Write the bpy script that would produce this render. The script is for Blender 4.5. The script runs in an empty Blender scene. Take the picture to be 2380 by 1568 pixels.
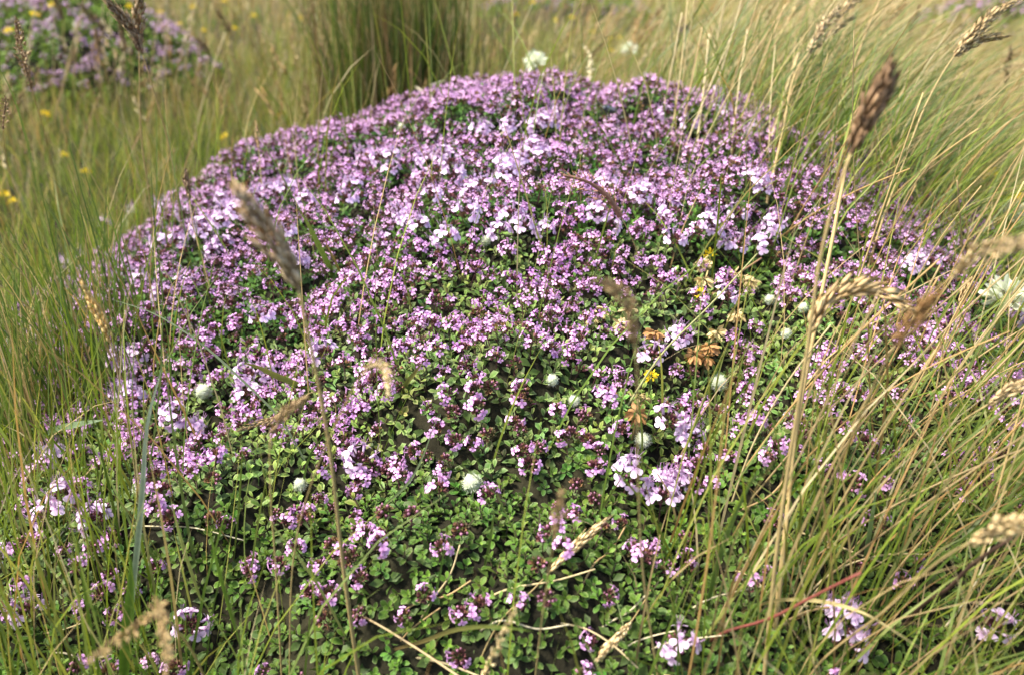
import bpy, math, random
import numpy as np

# ------------------------------------------------------------------ camera, world, sun, exposure
SC = bpy.context.scene
CAM_Z, PITCH, LENS = 0.40, math.radians(26.0), 28.0
TX = 18.0 / LENS                       # tangent of half the horizontal angle
cam_d = bpy.data.cameras.new('camera'); cam = bpy.data.objects.new('camera', cam_d)
SC.collection.objects.link(cam); SC.camera = cam
cam.location = (0, 0, CAM_Z); cam.rotation_euler = (math.radians(90) - PITCH, 0, 0)
cam_d.lens = LENS; cam_d.sensor_width = 36.0; cam_d.clip_start = 0.01; cam_d.clip_end = 1000
cam_d.dof.use_dof = True; cam_d.dof.focus_distance = 0.46; cam_d.dof.aperture_fstop = 7.4

SUN_EL, SUN_AZ = math.radians(58), math.radians(-98)     # azimuth from +Y towards +X; hazy sun, high, from the left
wd = bpy.data.worlds.new('World'); SC.world = wd; wd.use_nodes = True
nt = wd.node_tree; bg = nt.nodes['Background']
sky = nt.nodes.new('ShaderNodeTexSky'); sky.sky_type = 'NISHITA'; sky.sun_disc = False
sky.sun_elevation = SUN_EL; sky.sun_rotation = SUN_AZ; sky.dust_density = 2.5; sky.air_density = 1.0
nt.links.new(sky.outputs[0], bg.inputs[0]); bg.inputs[1].default_value = 0.13
sl = bpy.data.lights.new('sun', 'SUN'); sl.energy = 3.3; sl.angle = math.radians(9); sl.color = (1.0, 0.94, 0.84)
sun = bpy.data.objects.new('sun', sl); SC.collection.objects.link(sun)
import mathutils
sd = mathutils.Vector((math.sin(SUN_AZ) * math.cos(SUN_EL), math.cos(SUN_AZ) * math.cos(SUN_EL), math.sin(SUN_EL)))
sun.rotation_euler = sd.to_track_quat('Z', 'Y').to_euler(); sun.location = sd * 5
vs = SC.view_settings; vs.view_transform = 'Standard'; vs.look = 'None'; vs.gamma = 1; vs.use_curve_mapping = False
vs.exposure = 1.58
SC.cycles.max_bounces = 6; SC.cycles.diffuse_bounces = 3; SC.cycles.glossy_bounces = 2; SC.cycles.transmission_bounces = 3; SC.cycles.caustics_reflective = False; SC.cycles.caustics_refractive = False

random.seed(7); rng = np.random.default_rng(11)
COL = SC.collection

# ------------------------------------------------------------------ the lie of the land
_w = []
_r = np.random.default_rng(5)
for lam, amp, n in ((0.055, .0016, 7), (0.11, .0032, 7), (0.25, .0040, 4)):
    for i in range(n):
        a = _r.uniform(0, 2 * math.pi); k = 2 * math.pi / (lam * _r.uniform(.8, 1.25))
        _w.append((k * math.cos(a), k * math.sin(a), _r.uniform(0, 6.28), amp))
MOUNDS = [(0.05, .88, .58, .76, .42, .244), (-1.22, 2.35, .42, .40, .36, .27), (1.80, 3.15, .40, .36, .34, .23), (.30, 4.7, .55, .4, .4, .20)]
def H(x, y):
    x = np.asarray(x, float); y = np.asarray(y, float)
    z = .012 * np.sin(x * 2.1 + 1) * np.cos(y * 1.7) + .02 * np.sin(x * .6 + y * .4)
    for i, (cx, cy, ax, af, ab, h) in enumerate(MOUNDS):
        ry = np.where(y < cy, (y - cy) / af, (y - cy) / ab)
        q = 1 - np.abs((x - cx) / ax) ** (2.1 if i == 0 else 2.0) - ry ** 2
        z = z + h * np.logaddexp(0, 6 * np.maximum(q, -6)) / 6
    for kx, ky, ph, a in _w:
        z = z + a * np.sin(kx * x + ky * y + ph)
    return z
def NRM(x, y, e=.012):
    nx = -(H(x + e, y) - H(x - e, y)) / (2 * e); ny = -(H(x, y + e) - H(x, y - e)) / (2 * e)
    n = np.stack([nx, ny, np.ones_like(nx)], -1)
    return n / np.linalg.norm(n, axis=-1, keepdims=True)
CAM = np.array([0, 0, CAM_Z]); FW = np.array([0, math.cos(PITCH), -math.sin(PITCH)]); UP = np.array([0, math.sin(PITCH), math.cos(PITCH)])
def ray(fx, fy):
    return FW + np.array([(fx - 1190) / 1190 * TX, 0, 0]) + (784 - fy) / 1190 * TX * UP
_ds = np.concatenate([np.linspace(.1, 1.6, 1500), np.linspace(1.6, 12, 2500)])
def depth_at(fx, fy):
    p = CAM + _ds[:, None] * ray(fx, fy)
    b = np.nonzero(p[:, 2] < H(p[:, 0], p[:, 1]))[0]
    return float(_ds[b[0]]) if len(b) else 9.0
def at(fx, fy, d=None, lift=0.0):
    if d is None: d = depth_at(fx, fy)
    p = CAM + d * ray(fx, fy); p[2] += lift
    return p
def fcoord(x, y, z):
    q = np.stack([x, y, z], -1) - CAM
    d = q @ FW; u = q[..., 0]; v = q @ UP
    dd = np.maximum(d, .02)
    return 1190 + u / dd / TX * 1190, 784 - v / dd / TX * 1190, d
def idw(pts, fx, fy, p=2.0, soft=30.0):
    P = np.array(pts, float)
    out = np.empty(fx.shape)
    for s in range(0, fx.size, 20000):
        a = fx[s:s + 20000, None] - P[None, :, 0]; b = (fy[s:s + 20000, None] - P[None, :, 1]) * 1.3
        w = 1 / (a * a + b * b + soft * soft) ** p
        out[s:s + 20000] = (w * P[None, :, 2]).sum(1) / w.sum(1)
    return out

# ------------------------------------------------------------------ materials
def mat(name, trans=.25, rough=.55, spec=.3, noise=.12, scale=400, tcol=1.0, sheen=0.0, attr=True, base=(.3, .3, .3)):
    m = bpy.data.materials.new(name); m.use_nodes = True
    n = m.node_tree.nodes; l = m.node_tree.links
    pb = n['Principled BSDF']; out = n['Material Output']
    pb.inputs['Roughness'].default_value = rough; pb.inputs['Specular IOR Level'].default_value = spec
    if sheen: pb.inputs['Sheen Weight'].default_value = sheen
    if attr:
        at_ = n.new('ShaderNodeAttribute'); at_.attribute_name = 'Col'; src = at_.outputs['Color']
    else:
        rg = n.new('ShaderNodeRGB'); rg.outputs[0].default_value = (*base, 1); src = rg.outputs[0]
    tx = n.new('ShaderNodeTexNoise'); tx.inputs['Scale'].default_value = scale; tx.inputs['Detail'].default_value = 3
    tc = n.new('ShaderNodeTexCoord'); l.new(tc.outputs['Object'], tx.inputs['Vector'])
    mr = n.new('ShaderNodeMapRange'); mr.inputs[1].default_value = .3; mr.inputs[2].default_value = .7
    mr.inputs[3].default_value = 1 - noise; mr.inputs[4].default_value = 1 + noise
    l.new(tx.outputs[0], mr.inputs[0])
    oi = n.new('ShaderNodeObjectInfo'); mr2 = n.new('ShaderNodeMapRange'); mr2.inputs[3].default_value = .9; mr2.inputs[4].default_value = 1.1
    l.new(oi.outputs['Random'], mr2.inputs[0])
    mu = n.new('ShaderNodeMath'); mu.operation = 'MULTIPLY'; l.new(mr.outputs[0], mu.inputs[0]); l.new(mr2.outputs[0], mu.inputs[1])
    mx = n.new('ShaderNodeMix'); mx.data_type = 'RGBA'; mx.blend_type = 'MULTIPLY'; mx.inputs[0].default_value = 1
    l.new(src, mx.inputs[6]); l.new(mu.outputs[0], mx.inputs[7])
    l.new(mx.outputs[2], pb.inputs['Base Color'])
    if trans > 0:
        tr = n.new('ShaderNodeBsdfTranslucent'); ms = n.new('ShaderNodeMixShader'); ms.inputs[0].default_value = trans
        g = n.new('ShaderNodeMix'); g.data_type = 'RGBA'; g.blend_type = 'MULTIPLY'; g.inputs[0].default_value = 1
        g.inputs[7].default_value = (tcol * 1.1, tcol * 1.1, tcol * .75, 1) if 'petal' not in name else (1, 1, 1, 1)
        l.new(mx.outputs[2], g.inputs[6]); l.new(g.outputs[2], tr.inputs[0])
        l.new(pb.outputs[0], ms.inputs[1]); l.new(tr.outputs[0], ms.inputs[2]); l.new(ms.outputs[0], out.inputs[0])
    return m
M_LEAF = mat('thyme_leaf', .22, .55, .25, .12)
M_GRASS = mat('grass_blade', .38, .5, .35, .12, 300, 1.2)
M_DRY = mat('dry_straw', .18, .6, .25, .15, 300)
M_PETAL = mat('flower_petal', .30, .6, .2, .06, 500)
M_CALYX = mat('calyx', .08, .55, .3, .2, 800)
M_WOOL = mat('gall_wool', .30, .9, .05, .1, 900)
M_SEED = mat('seed_head', .15, .6, .25, .18, 500)
M_CHITIN = mat('insect_shell', 0, .35, .5, .2, 900)

def ground_mat():
    m = bpy.data.materials.new('ground_soil'); m.use_nodes = True
    n = m.node_tree.nodes; l = m.node_tree.links; pb = n['Principled BSDF']; pb.inputs['Roughness'].default_value = .95
    pb.inputs['Specular IOR Level'].default_value = .1
    tc = n.new('ShaderNodeTexCoord')
    a = n.new('ShaderNodeTexNoise'); a.inputs['Scale'].default_value = 9; a.inputs['Detail'].default_value = 6
    b = n.new('ShaderNodeTexNoise'); b.inputs['Scale'].default_value = 160; b.inputs['Detail'].default_value = 5
    l.new(tc.outputs['Object'], a.inputs['Vector']); l.new(tc.outputs['Object'], b.inputs['Vector'])
    r = n.new('ShaderNodeValToRGB'); r.color_ramp.elements[0].position = .3; r.color_ramp.elements[1].position = .7
    r.color_ramp.elements[0].color = (.009, .008, .006, 1); r.color_ramp.elements[1].color = (.026, .024, .012, 1)
    l.new(a.outputs[0], r.inputs[0])
    mx = n.new('ShaderNodeMix'); mx.data_type = 'RGBA'; mx.blend_type = 'OVERLAY'; mx.inputs[0].default_value = .6
    l.new(r.outputs[0], mx.inputs[6]); l.new(b.outputs[0], mx.inputs[7]); l.new(mx.outputs[2], pb.inputs['Base Color'])
    bp = n.new('ShaderNodeBump'); bp.inputs['Strength'].default_value = .8; bp.inputs['Distance'].default_value = .004
    l.new(b.outputs[0], bp.inputs['Height']); l.new(bp.outputs[0], pb.inputs['Normal'])
    return m
M_SOIL = ground_mat()

# ------------------------------------------------------------------ mesh helpers
def to_mesh(name, V, F, C, mats, MI=None, smooth=True):
    V = np.asarray(V, np.float32); F = np.asarray(F, np.int32)
    me = bpy.data.meshes.new(name)
    me.vertices.add(len(V)); me.vertices.foreach_set('co', V.ravel())
    me.loops.add(F.size); me.loops.foreach_set('vertex_index', F.ravel())
    me.polygons.add(len(F)); me.polygons.foreach_set('loop_start', np.arange(0, F.size, 3, dtype=np.int32))
    if smooth: me.polygons.foreach_set('use_smooth', np.ones(len(F), bool))
    for m in (mats if isinstance(mats, (list, tuple)) else [mats]): me.materials.append(m)
    if MI is not None: me.polygons.foreach_set('material_index', np.asarray(MI, np.int32))
    if C is not None:
        ca = me.color_attributes.new('Col', 'FLOAT_COLOR', 'POINT')
        c4 = np.ones((len(V), 4), np.float32); c4[:, :3] = np.clip(C, 0, 1); ca.data.foreach_set('color', c4.ravel())
    me.update(calc_edges=True)
    return me
class MB:
    def __init__(s): s.V = []; s.F = []; s.C = []; s.M = []; s.n = 0
    def add(s, V, F, C, mi=0):
        V = np.asarray(V, float); F = np.asarray(F, int)
        C = np.asarray(C, float)
        if C.ndim == 1: C = np.tile(C, (len(V), 1))
        s.V.append(V); s.F.append(F + s.n); s.C.append(C); s.M.append(np.full(len(F), mi)); s.n += len(V)
    def arr(s): return np.concatenate(s.V), np.concatenate(s.F), np.concatenate(s.C), np.concatenate(s.M)
    def mesh(s, name, mats, off=None):
        V, F, C, M = s.arr()
        if off is not None: V = V - np.asarray(off)
        return to_mesh(name, V, F, C, mats, M)
def inst(proto, R, T, S, tint=None):
    V, F, C, M = proto
    n = len(T)
    W = np.einsum('nij,vj->nvi', R, V) * S[:, None, None] + T[:, None, :]
    FF = F[None] + (np.arange(n) * len(V))[:, None, None]
    CC = np.tile(C[None], (n, 1, 1))
    if tint is not None: CC = CC * tint[:, None, :]
    return W.reshape(-1, 3), FF.reshape(-1, 3), CC.reshape(-1, 3), np.tile(M, n)
def merge(lst):
    V = []; F = []; C = []; M = []; k = 0
    for v, f, c, m in lst: V.append(v); F.append(f + k); C.append(c); M.append(m); k += len(v)
    return np.concatenate(V), np.concatenate(F), np.concatenate(C), np.concatenate(M)
def frames(N, spin):
    """rotation matrices taking +z to N, spun about it"""
    N = N / np.linalg.norm(N, axis=1, keepdims=True)
    a = np.tile([1., 0, 0], (len(N), 1)); a[np.abs(N[:, 0]) > .9] = (0, 1, 0)
    x = np.cross(a, N); x /= np.linalg.norm(x, axis=1, keepdims=True); y = np.cross(N, x)
    c = np.cos(spin)[:, None]; s = np.sin(spin)[:, None]
    X = x * c + y * s; Y = -x * s + y * c
    return np.stack([X, Y, N], -1)
def frame1(d, spin=0.0, up=None):
    d = np.asarray(d, float); d = d / np.linalg.norm(d)
    if up is not None:
        x = np.cross(up, d)
        if np.linalg.norm(x) > 1e-5:
            x /= np.linalg.norm(x); return np.stack([x, np.cross(d, x), d], -1)
    return frames(d[None], np.array([spin]))[0]
def lin(r, g, b): return np.array([((c / 255) / 12.92 if c < 10 else ((c / 255 + .055) / 1.055) ** 2.4) for c in (r, g, b)])

def link(name, me, parent=None, loc=(0, 0, 0)):
    o = bpy.data.objects.new(name, me); COL.objects.link(o); o.location = loc
    if parent is not None: o.parent = parent
    return o
def tag(o, label, cat, group=None):
    o['label'] = label; o['category'] = cat
    if group: o['group'] = group
    return o
def thing(name, label, cat, loc, group=None):
    return tag(link(name, None, None, loc), label, cat, group)

# ------------------------------------------------------------------ ground
def axis(lo, hi, a, b, fine, n):
    mid = np.arange(a, b, fine)
    l = a - np.geomspace(fine, a - lo, n)[::-1]; r = b + np.geomspace(fine, hi - b, n)
    return np.concatenate([l, mid, r])
gx = axis(-150, 150, -1.0, 1.0, .018, 60); gy = axis(-60, 300, 0.0, 1.6, .018, 70)
GX, GY = np.meshgrid(gx, gy); GZ = H(GX, GY)
nx, ny = len(gx), len(gy)
I = np.arange(nx * ny).reshape(ny, nx)
q = np.stack([I[:-1, :-1], I[:-1, 1:], I[1:, 1:], I[1:, :-1]], -1).reshape(-1, 4)
g = link('ground', to_mesh('ground', np.stack([GX, GY, GZ], -1).reshape(-1, 3), np.concatenate([q[:, [0, 1, 2]], q[:, [0, 2, 3]]]), None, M_SOIL))
g['kind'] = 'structure'

# ------------------------------------------------------------------ where thyme flowers and where grass grows (traced on the photograph, cast onto the ground)
DENS = [(1000,230,.85),(1250,240,.9),(1500,230,.9),(1700,310,.8),(800,290,.9),(650,340,.9),(1100,330,.55),(900,320,.6),(500,430,.95),(800,430,1),(1100,420,.95),(1400,420,1),(1650,420,.95),(1830,430,.6),
 (320,440,.5),(280,560,.8),(170,600,.6),(60,700,.45),(450,560,1),(700,560,1),(1000,540,.95),(1300,560,1),(1550,560,1),(1800,560,.85),(1960,560,.7),(2100,620,.55),
 (150,720,.5),(350,700,.9),(550,690,1),(800,680,.95),(960,690,.9),(1100,680,.4),(1180,700,.18),(1270,680,.8),(1420,670,.9),(1600,660,.85),(1720,640,.45),(1850,680,.75),(2000,660,.7),(2150,690,.75),(2300,700,.4),
 (100,820,.45),(250,790,.75),(450,780,.85),(650,780,.85),(850,780,.7),(1000,780,.9),(1150,790,.55),(1280,780,.75),(1420,760,.5),(1560,780,.4),(1700,800,.4),(1820,780,.2),(1950,770,.45),(2120,790,.6),(2280,800,.4),
 (50,900,.4),(250,900,.65),(350,900,.8),(500,880,.55),(650,880,.6),(800,860,.35),(930,890,.6),(1050,880,.5),(1180,900,.75),(1320,890,.6),(1440,880,.25),(1560,880,.5),(1700,880,.3),(1880,860,.45),(2050,900,.4),(2280,930,.4),
 (150,1060,.55),(300,960,.8),(420,1010,.6),(600,960,.6),(720,1000,.3),(860,980,.45),(1000,960,.5),(1150,980,.6),(1280,970,.6),(1400,980,.45),(1540,1000,.6),(1700,960,.35),(1850,1000,.3),(2050,1040,.25),(2250,1040,.25),
 (40,1130,.3),(250,1080,.35),(480,1080,.25),(600,1120,.12),(830,1110,.55),(960,1090,.5),(1040,1160,.4),(1150,1130,.1),(1250,1110,.3),(1420,1150,.4),(1570,1120,.8),(1700,1100,.35),(1850,1180,.2),(2050,1200,.15),
 (160,1220,.4),(350,1220,.2),(500,1220,.4),(620,1230,.05),(760,1240,.25),(880,1240,.3),(1130,1240,.5),(1240,1200,.1),(1350,1230,.3),(1480,1250,.2),(1650,1220,.25),(1950,1240,.2),
 (60,1340,.1),(290,1370,.25),(430,1310,.5),(560,1330,.05),(700,1330,.05),(790,1390,.5),(980,1300,.45),(1080,1300,.4),(1180,1310,.35),(1330,1330,.4),(1500,1330,.25),(1650,1390,.12),(1850,1350,.06),(2050,1430,.06),
 (460,1440,.35),(100,1480,.06),(600,1450,.04),(850,1440,.35),(1010,1450,.3),(1150,1420,.12),(1330,1460,.25),(1570,1530,.2),(1900,1500,.12),(2280,1500,.08),(560,1540,.15),(1250,1540,.12),(750,1540,.1)]
GRASS = [(0,450,1),(40,700,.8),(150,520,.55),(130,650,.35),(150,750,.3),(260,420,.7),(120,850,.3),(40,1000,1),(200,1000,.4),(100,1200,.9),(220,1200,.7),(330,1200,.35),(60,1400,1.2),(250,1400,1),(400,1450,.55),(100,1540,1.2),(350,1550,.8),(600,1500,.15),(520,1300,.2),
 (420,1000,.06),(350,700,.06),(330,560,.10),(600,600,.02),(900,500,.015),(1200,500,.015),(1500,500,.02),(1700,450,.05),(900,800,.02),(1200,800,.02),(1500,800,.03),(700,1000,.02),(1000,1000,.01),(1300,1000,.01),(1550,1000,.03),(800,1300,.02),(1100,1300,.02),(1400,1300,.03),(900,1500,.04),(1200,1520,.04),
 (1000,220,.05),(1400,220,.06),(800,280,.06),(600,350,.1),(1700,320,.3),(1850,420,.6),(1950,480,.6),(1850,600,.06),(2050,580,.35),(2200,560,.7),(2350,600,1),(2000,700,.08),(2150,760,.15),(2300,760,.5),(2370,900,.7),(1850,800,.08),(1950,900,.15),(2150,900,.3),
 (1700,1000,.08),(1800,1050,.3),(1950,1050,.4),(2200,1050,.7),(1700,1200,.4),(1620,1300,.3),(1850,1250,.8),(2100,1250,1),(2350,1250,1.2),(1550,1450,.2),(1700,1450,.6),(1900,1450,.9),(2150,1450,1.1),(2350,1500,1.2)]
def plan_r(x, y, cx=.01, cy=.72, ax=.52, ay=.46): return np.sqrt(((x - cx) / ax) ** 2 + ((y - cy) / ay) ** 2)
def density(pts, x, y, back, off):
    z = H(x, y); fx, fy, d = fcoord(x, y, z)
    v = idw(pts, np.clip(fx, -100, 2480), np.clip(fy, 100, 1650))
    v = np.where(d < .15, off, v)
    return np.where(y > .92, back(x, y), v), d, fx, fy
def thyme_density(x, y):
    v, d, fx, fy = density(DENS, x, y, lambda a, b: np.clip((1.02 - plan_r(a, b)) * 8, 0, .9), .1)
    r = plan_r(x, y)
    return (np.where(v > .45, v * 1.5, v * 1.25) + .07) * np.clip((1.18 - r) * 4, 0, 1)
def grass_density(x, y):
    v, d, fx, fy = density(GRASS, x, y, lambda a, b: np.clip((plan_r(a, b) - .92) * 8, .02, 1), .8)
    return np.where(plan_r(x, y, .01, .72, .60, .62) > 1, np.maximum(v, .9), v)

# ------------------------------------------------------------------ thyme pieces
def leaf_low(cb):
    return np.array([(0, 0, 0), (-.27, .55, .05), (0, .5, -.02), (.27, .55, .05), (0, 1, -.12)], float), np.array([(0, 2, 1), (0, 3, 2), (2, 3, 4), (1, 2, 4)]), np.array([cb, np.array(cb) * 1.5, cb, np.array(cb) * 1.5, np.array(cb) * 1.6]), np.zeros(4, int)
def leaf_proto(L=1., W=.46, fold=.13, curl=-.16, rim=True, cb=(.05, .11, .018), ce=(.21, .27, .10)):
    b = MB()
    rows = [(0, .12), (.3, .66), (.64, 1.0), (.88, .68)] if rim else [(0, .12), (.35, .8), (.7, .98)]
    cols = [-1, -.78, 0, .78, 1] if rim else [-1, 0, 1]
    V = []; C = []
    for t, w in rows:
        for c in cols:
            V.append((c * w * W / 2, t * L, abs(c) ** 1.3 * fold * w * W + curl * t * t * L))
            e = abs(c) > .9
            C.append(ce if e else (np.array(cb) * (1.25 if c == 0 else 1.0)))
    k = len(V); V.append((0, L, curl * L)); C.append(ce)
    n = len(cols); F = []
    for r in range(len(rows) - 1):
        for c in range(n - 1):
            a = r * n + c; F += [(a, a + 1, a + n + 1), (a, a + n + 1, a + n)]
    r = len(rows) - 1
    for c in range(n - 1): F.append((r * n + c, r * n + c + 1, k))
    b.add(V, F, np.array(C)); return b.arr()
def rotz(a): c, s = math.cos(a), math.sin(a); return np.array([[c, -s, 0], [s, c, 0], [0, 0, 1.]])
def rotx(a): c, s = math.cos(a), math.sin(a); return np.array([[1., 0, 0], [0, c, -s], [0, s, c]])
def put(b, proto, R, T, s, tint=1.0, mi=None):
    V, F, C, M = proto
    b.add(V @ R.T * s + T, F, C * tint, 0 if mi is None else mi)
def tube(b, P, rad, col, sides=5, mi=0, cap=True):
    P = np.asarray(P, float); n = len(P); rad = np.broadcast_to(rad, (n,))
    t = np.gradient(P, axis=0); t /= np.linalg.norm(t, axis=1, keepdims=True) + 1e-12
    a = np.array([1., 0, 0]) if abs(t[0, 0]) < .8 else np.array([0, 1., 0])
    V = []
    for i in range(n):
        x = np.cross(a, t[i]); x /= np.linalg.norm(x); y = np.cross(t[i], x); a = np.cross(t[i], x) if False else a
        for k in range(sides):
            an = 2 * math.pi * k / sides
            V.append(P[i] + rad[i] * (x * math.cos(an) + y * math.sin(an)))
    F = []
    for i in range(n - 1):
        for k in range(sides):
            p, q_ = i * sides + k, i * sides + (k + 1) % sides
            F += [(p, q_, q_ + sides), (p, q_ + sides, p + sides)]
    if cap:
        for k in range(1, sides - 1): F += [((n - 1) * sides, (n - 1) * sides + k, (n - 1) * sides + k + 1)]
    col = np.asarray(col, float)
    C = np.repeat(col, sides, 0) if col.ndim == 2 else col
    b.add(V, F, C, mi)
def shoot_proto(seed, rim, tone, tiny=False):
    r = random.Random(seed); b = MB()
    lp = [leaf_proto(rim=rim, fold=r.uniform(.05, .22), curl=r.uniform(-.3, -.02), W=r.uniform(.46, .6), cb=np.array((.060, .116, .017)) * tone * r.uniform(.85, 1.15)) for _ in range(4)]
    if tiny: lp = [leaf_low(np.array((.052, .112, .019)) * tone * r.uniform(.85, 1.15)) for _ in range(4)]
    z = 0; a0 = r.uniform(0, 6.28)
    if not tiny: tube(b, [(0, 0, -.010), (r.uniform(-.001, .001), 0, -.003), (0, 0, .004)], [.0006, .0005, .0004], (.07, .055, .03), 3)
    pairs = r.choice((3, 4, 4)) if rim else 3
    for p in range(pairs):
        t = p / (pairs - 1)
        for sgn in (0, 1):
            el = math.radians(12 + 52 * t + r.uniform(-14, 14)); L = (.0068 - .0030 * t) * r.uniform(.8, 1.15)
            an = a0 + p * math.pi / 2 + sgn * math.pi + r.uniform(-.25, .25)
            R = rotz(an) @ rotx(el)
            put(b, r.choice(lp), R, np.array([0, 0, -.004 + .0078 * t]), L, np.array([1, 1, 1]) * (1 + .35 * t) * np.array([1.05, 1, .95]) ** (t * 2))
    return b.arr()
def lobe(b, ang, L, W, tilt, cup, c0, c1, zo=0.0, low=False):
    ca, sa = math.cos(ang), math.sin(ang)
    pts = [(.10, -.14), (.10, .14), (.5, .42), (.82, .5), (1.0, .22), (1.0, -.22), (.82, -.5), (.5, -.42)]
    if low: pts = [(.10, 0), (.62, .46), (.98, .24), (.98, -.24), (.62, -.46)]
    if low == 2: pts = [(.10, 0), (.8, .46), (.8, -.46)]
    V = [(.55, 0)] + pts; W3 = []; C = []
    for u, w in V:
        rr = u * L; ww = w * W
        z = zo + math.sin(tilt) * rr - cup * (w * 2) ** 2 * W * .25 - cup * u * u * L * .3; rr *= math.cos(tilt)
        W3.append((ca * rr - sa * ww, sa * rr + ca * ww, z)); k = min(1, u * 1.25)
        C.append(np.array(c0) * (1 - k) + np.array(c1) * k)
    F = [(0, i, i + 1) for i in range(1, len(pts))] + [(0, len(pts), 1)]
    b.add(W3, F, np.array(C), 0)
def bloom_proto(seed, pale, low=False):
    r = random.Random(seed); b = MB()
    c1 = np.array((.86, .67, .84)) if pale else np.array((.86, .50, .80)); c1 = c1 * r.uniform(.93, 1.08)
    c0 = np.array((.50, .27, .50)) if pale else np.array((.46, .18, .43))
    lobe(b, math.pi / 2, .78, .62, .75, .5, c0, c1 * .95, .02, low)
    for s in (-1, 0, 1):
        lobe(b, -math.pi / 2 + s * math.radians(63 + r.uniform(-6, 6)), (1.0 if s == 0 else .92) * r.uniform(.92, 1.05), .66 * r.uniform(.92, 1.1), r.uniform(-.15, .12), .3, c0, c1, s * s * .02, low)
    if low == 2: pass
    elif low: tube(b, [(0, -.05, -.95), (0, 0, .0)], [.10, .22], np.array([c1 * .8, c0]), 3, 0, False)
    else: tube(b, [(0, -.05, -.95), (0, -.02, -.4), (0, 0, .0)], [.10, .17, .24], np.array([c1 * .8, c1 * .8, c0]), 5, 0, False)
    if pale:
        for k in range(4):
            a = r.uniform(-.7, .7); d = np.array([math.sin(a) * .8, .45 + .3 * r.random(), .9])
            tube(b, [(0, .1, 0), d * .6, d * (1.15)], [.025, .02, .03], np.array([(.6, .4, .6), (.6, .4, .6), (.35, .15, .35)]), 3)
    return b.arr()
BLOOM = [bloom_proto(i, False) for i in range(4)]; BLOOML = [bloom_proto(i, False, True) for i in range(4)]; BLOOMX = [bloom_proto(i, False, 2) for i in range(4)]; BLOOMP = [bloom_proto(20 + i, True) for i in range(4)]
def ball(sub=0):
    V = [(0, 0, 1), (1, 0, 0), (0, 1, 0), (-1, 0, 0), (0, -1, 0), (0, 0, -1)]
    F = [(0, 1, 2), (0, 2, 3), (0, 3, 4), (0, 4, 1), (5, 2, 1), (5, 3, 2), (5, 4, 3), (5, 1, 4)]
    V = [np.array(v, float) for v in V]
    for _ in range(sub):
        mid = {}; F2 = []
        def m(i, j):
            k = (min(i, j), max(i, j))
            if k not in mid: p = V[i] + V[j]; V.append(p / np.linalg.norm(p)); mid[k] = len(V) - 1
            return mid[k]
        for a, c, d in F: x, y, z = m(a, c), m(c, d), m(d, a); F2 += [(a, x, z), (x, c, y), (z, y, d), (x, y, z)]
        F = F2
    return np.array(V), np.array(F)
BALL0, BALL1, BALL2 = ball(0), ball(1), ball(2)
def calyx(b, R, T, s, col, low, n=4):
    n = n if low else 5
    V = []; C = []
    for z, rr, c in ((0, .30, .9), (.75, .46, 1.0)):
        for k in range(n):
            a = 2 * math.pi * k / n; V.append((rr * math.cos(a), rr * math.sin(a), z)); C.append(col * c)
    F = []
    for k in range(n): p, q_ = k, (k + 1) % n; F += [(p, q_, q_ + n), (p, q_ + n, p + n)]
    if not low:
        for k in range(n):
            a = 2 * math.pi * (k + .5) / n; V.append((.52 * math.cos(a), .52 * math.sin(a), 1.25)); C.append(col * 1.15)
            F.append((n + k, n + (k + 1) % n, 2 * n + k))
    b.add(np.array(V) @ R.T * s + T, F, np.array(C), 0)
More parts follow.
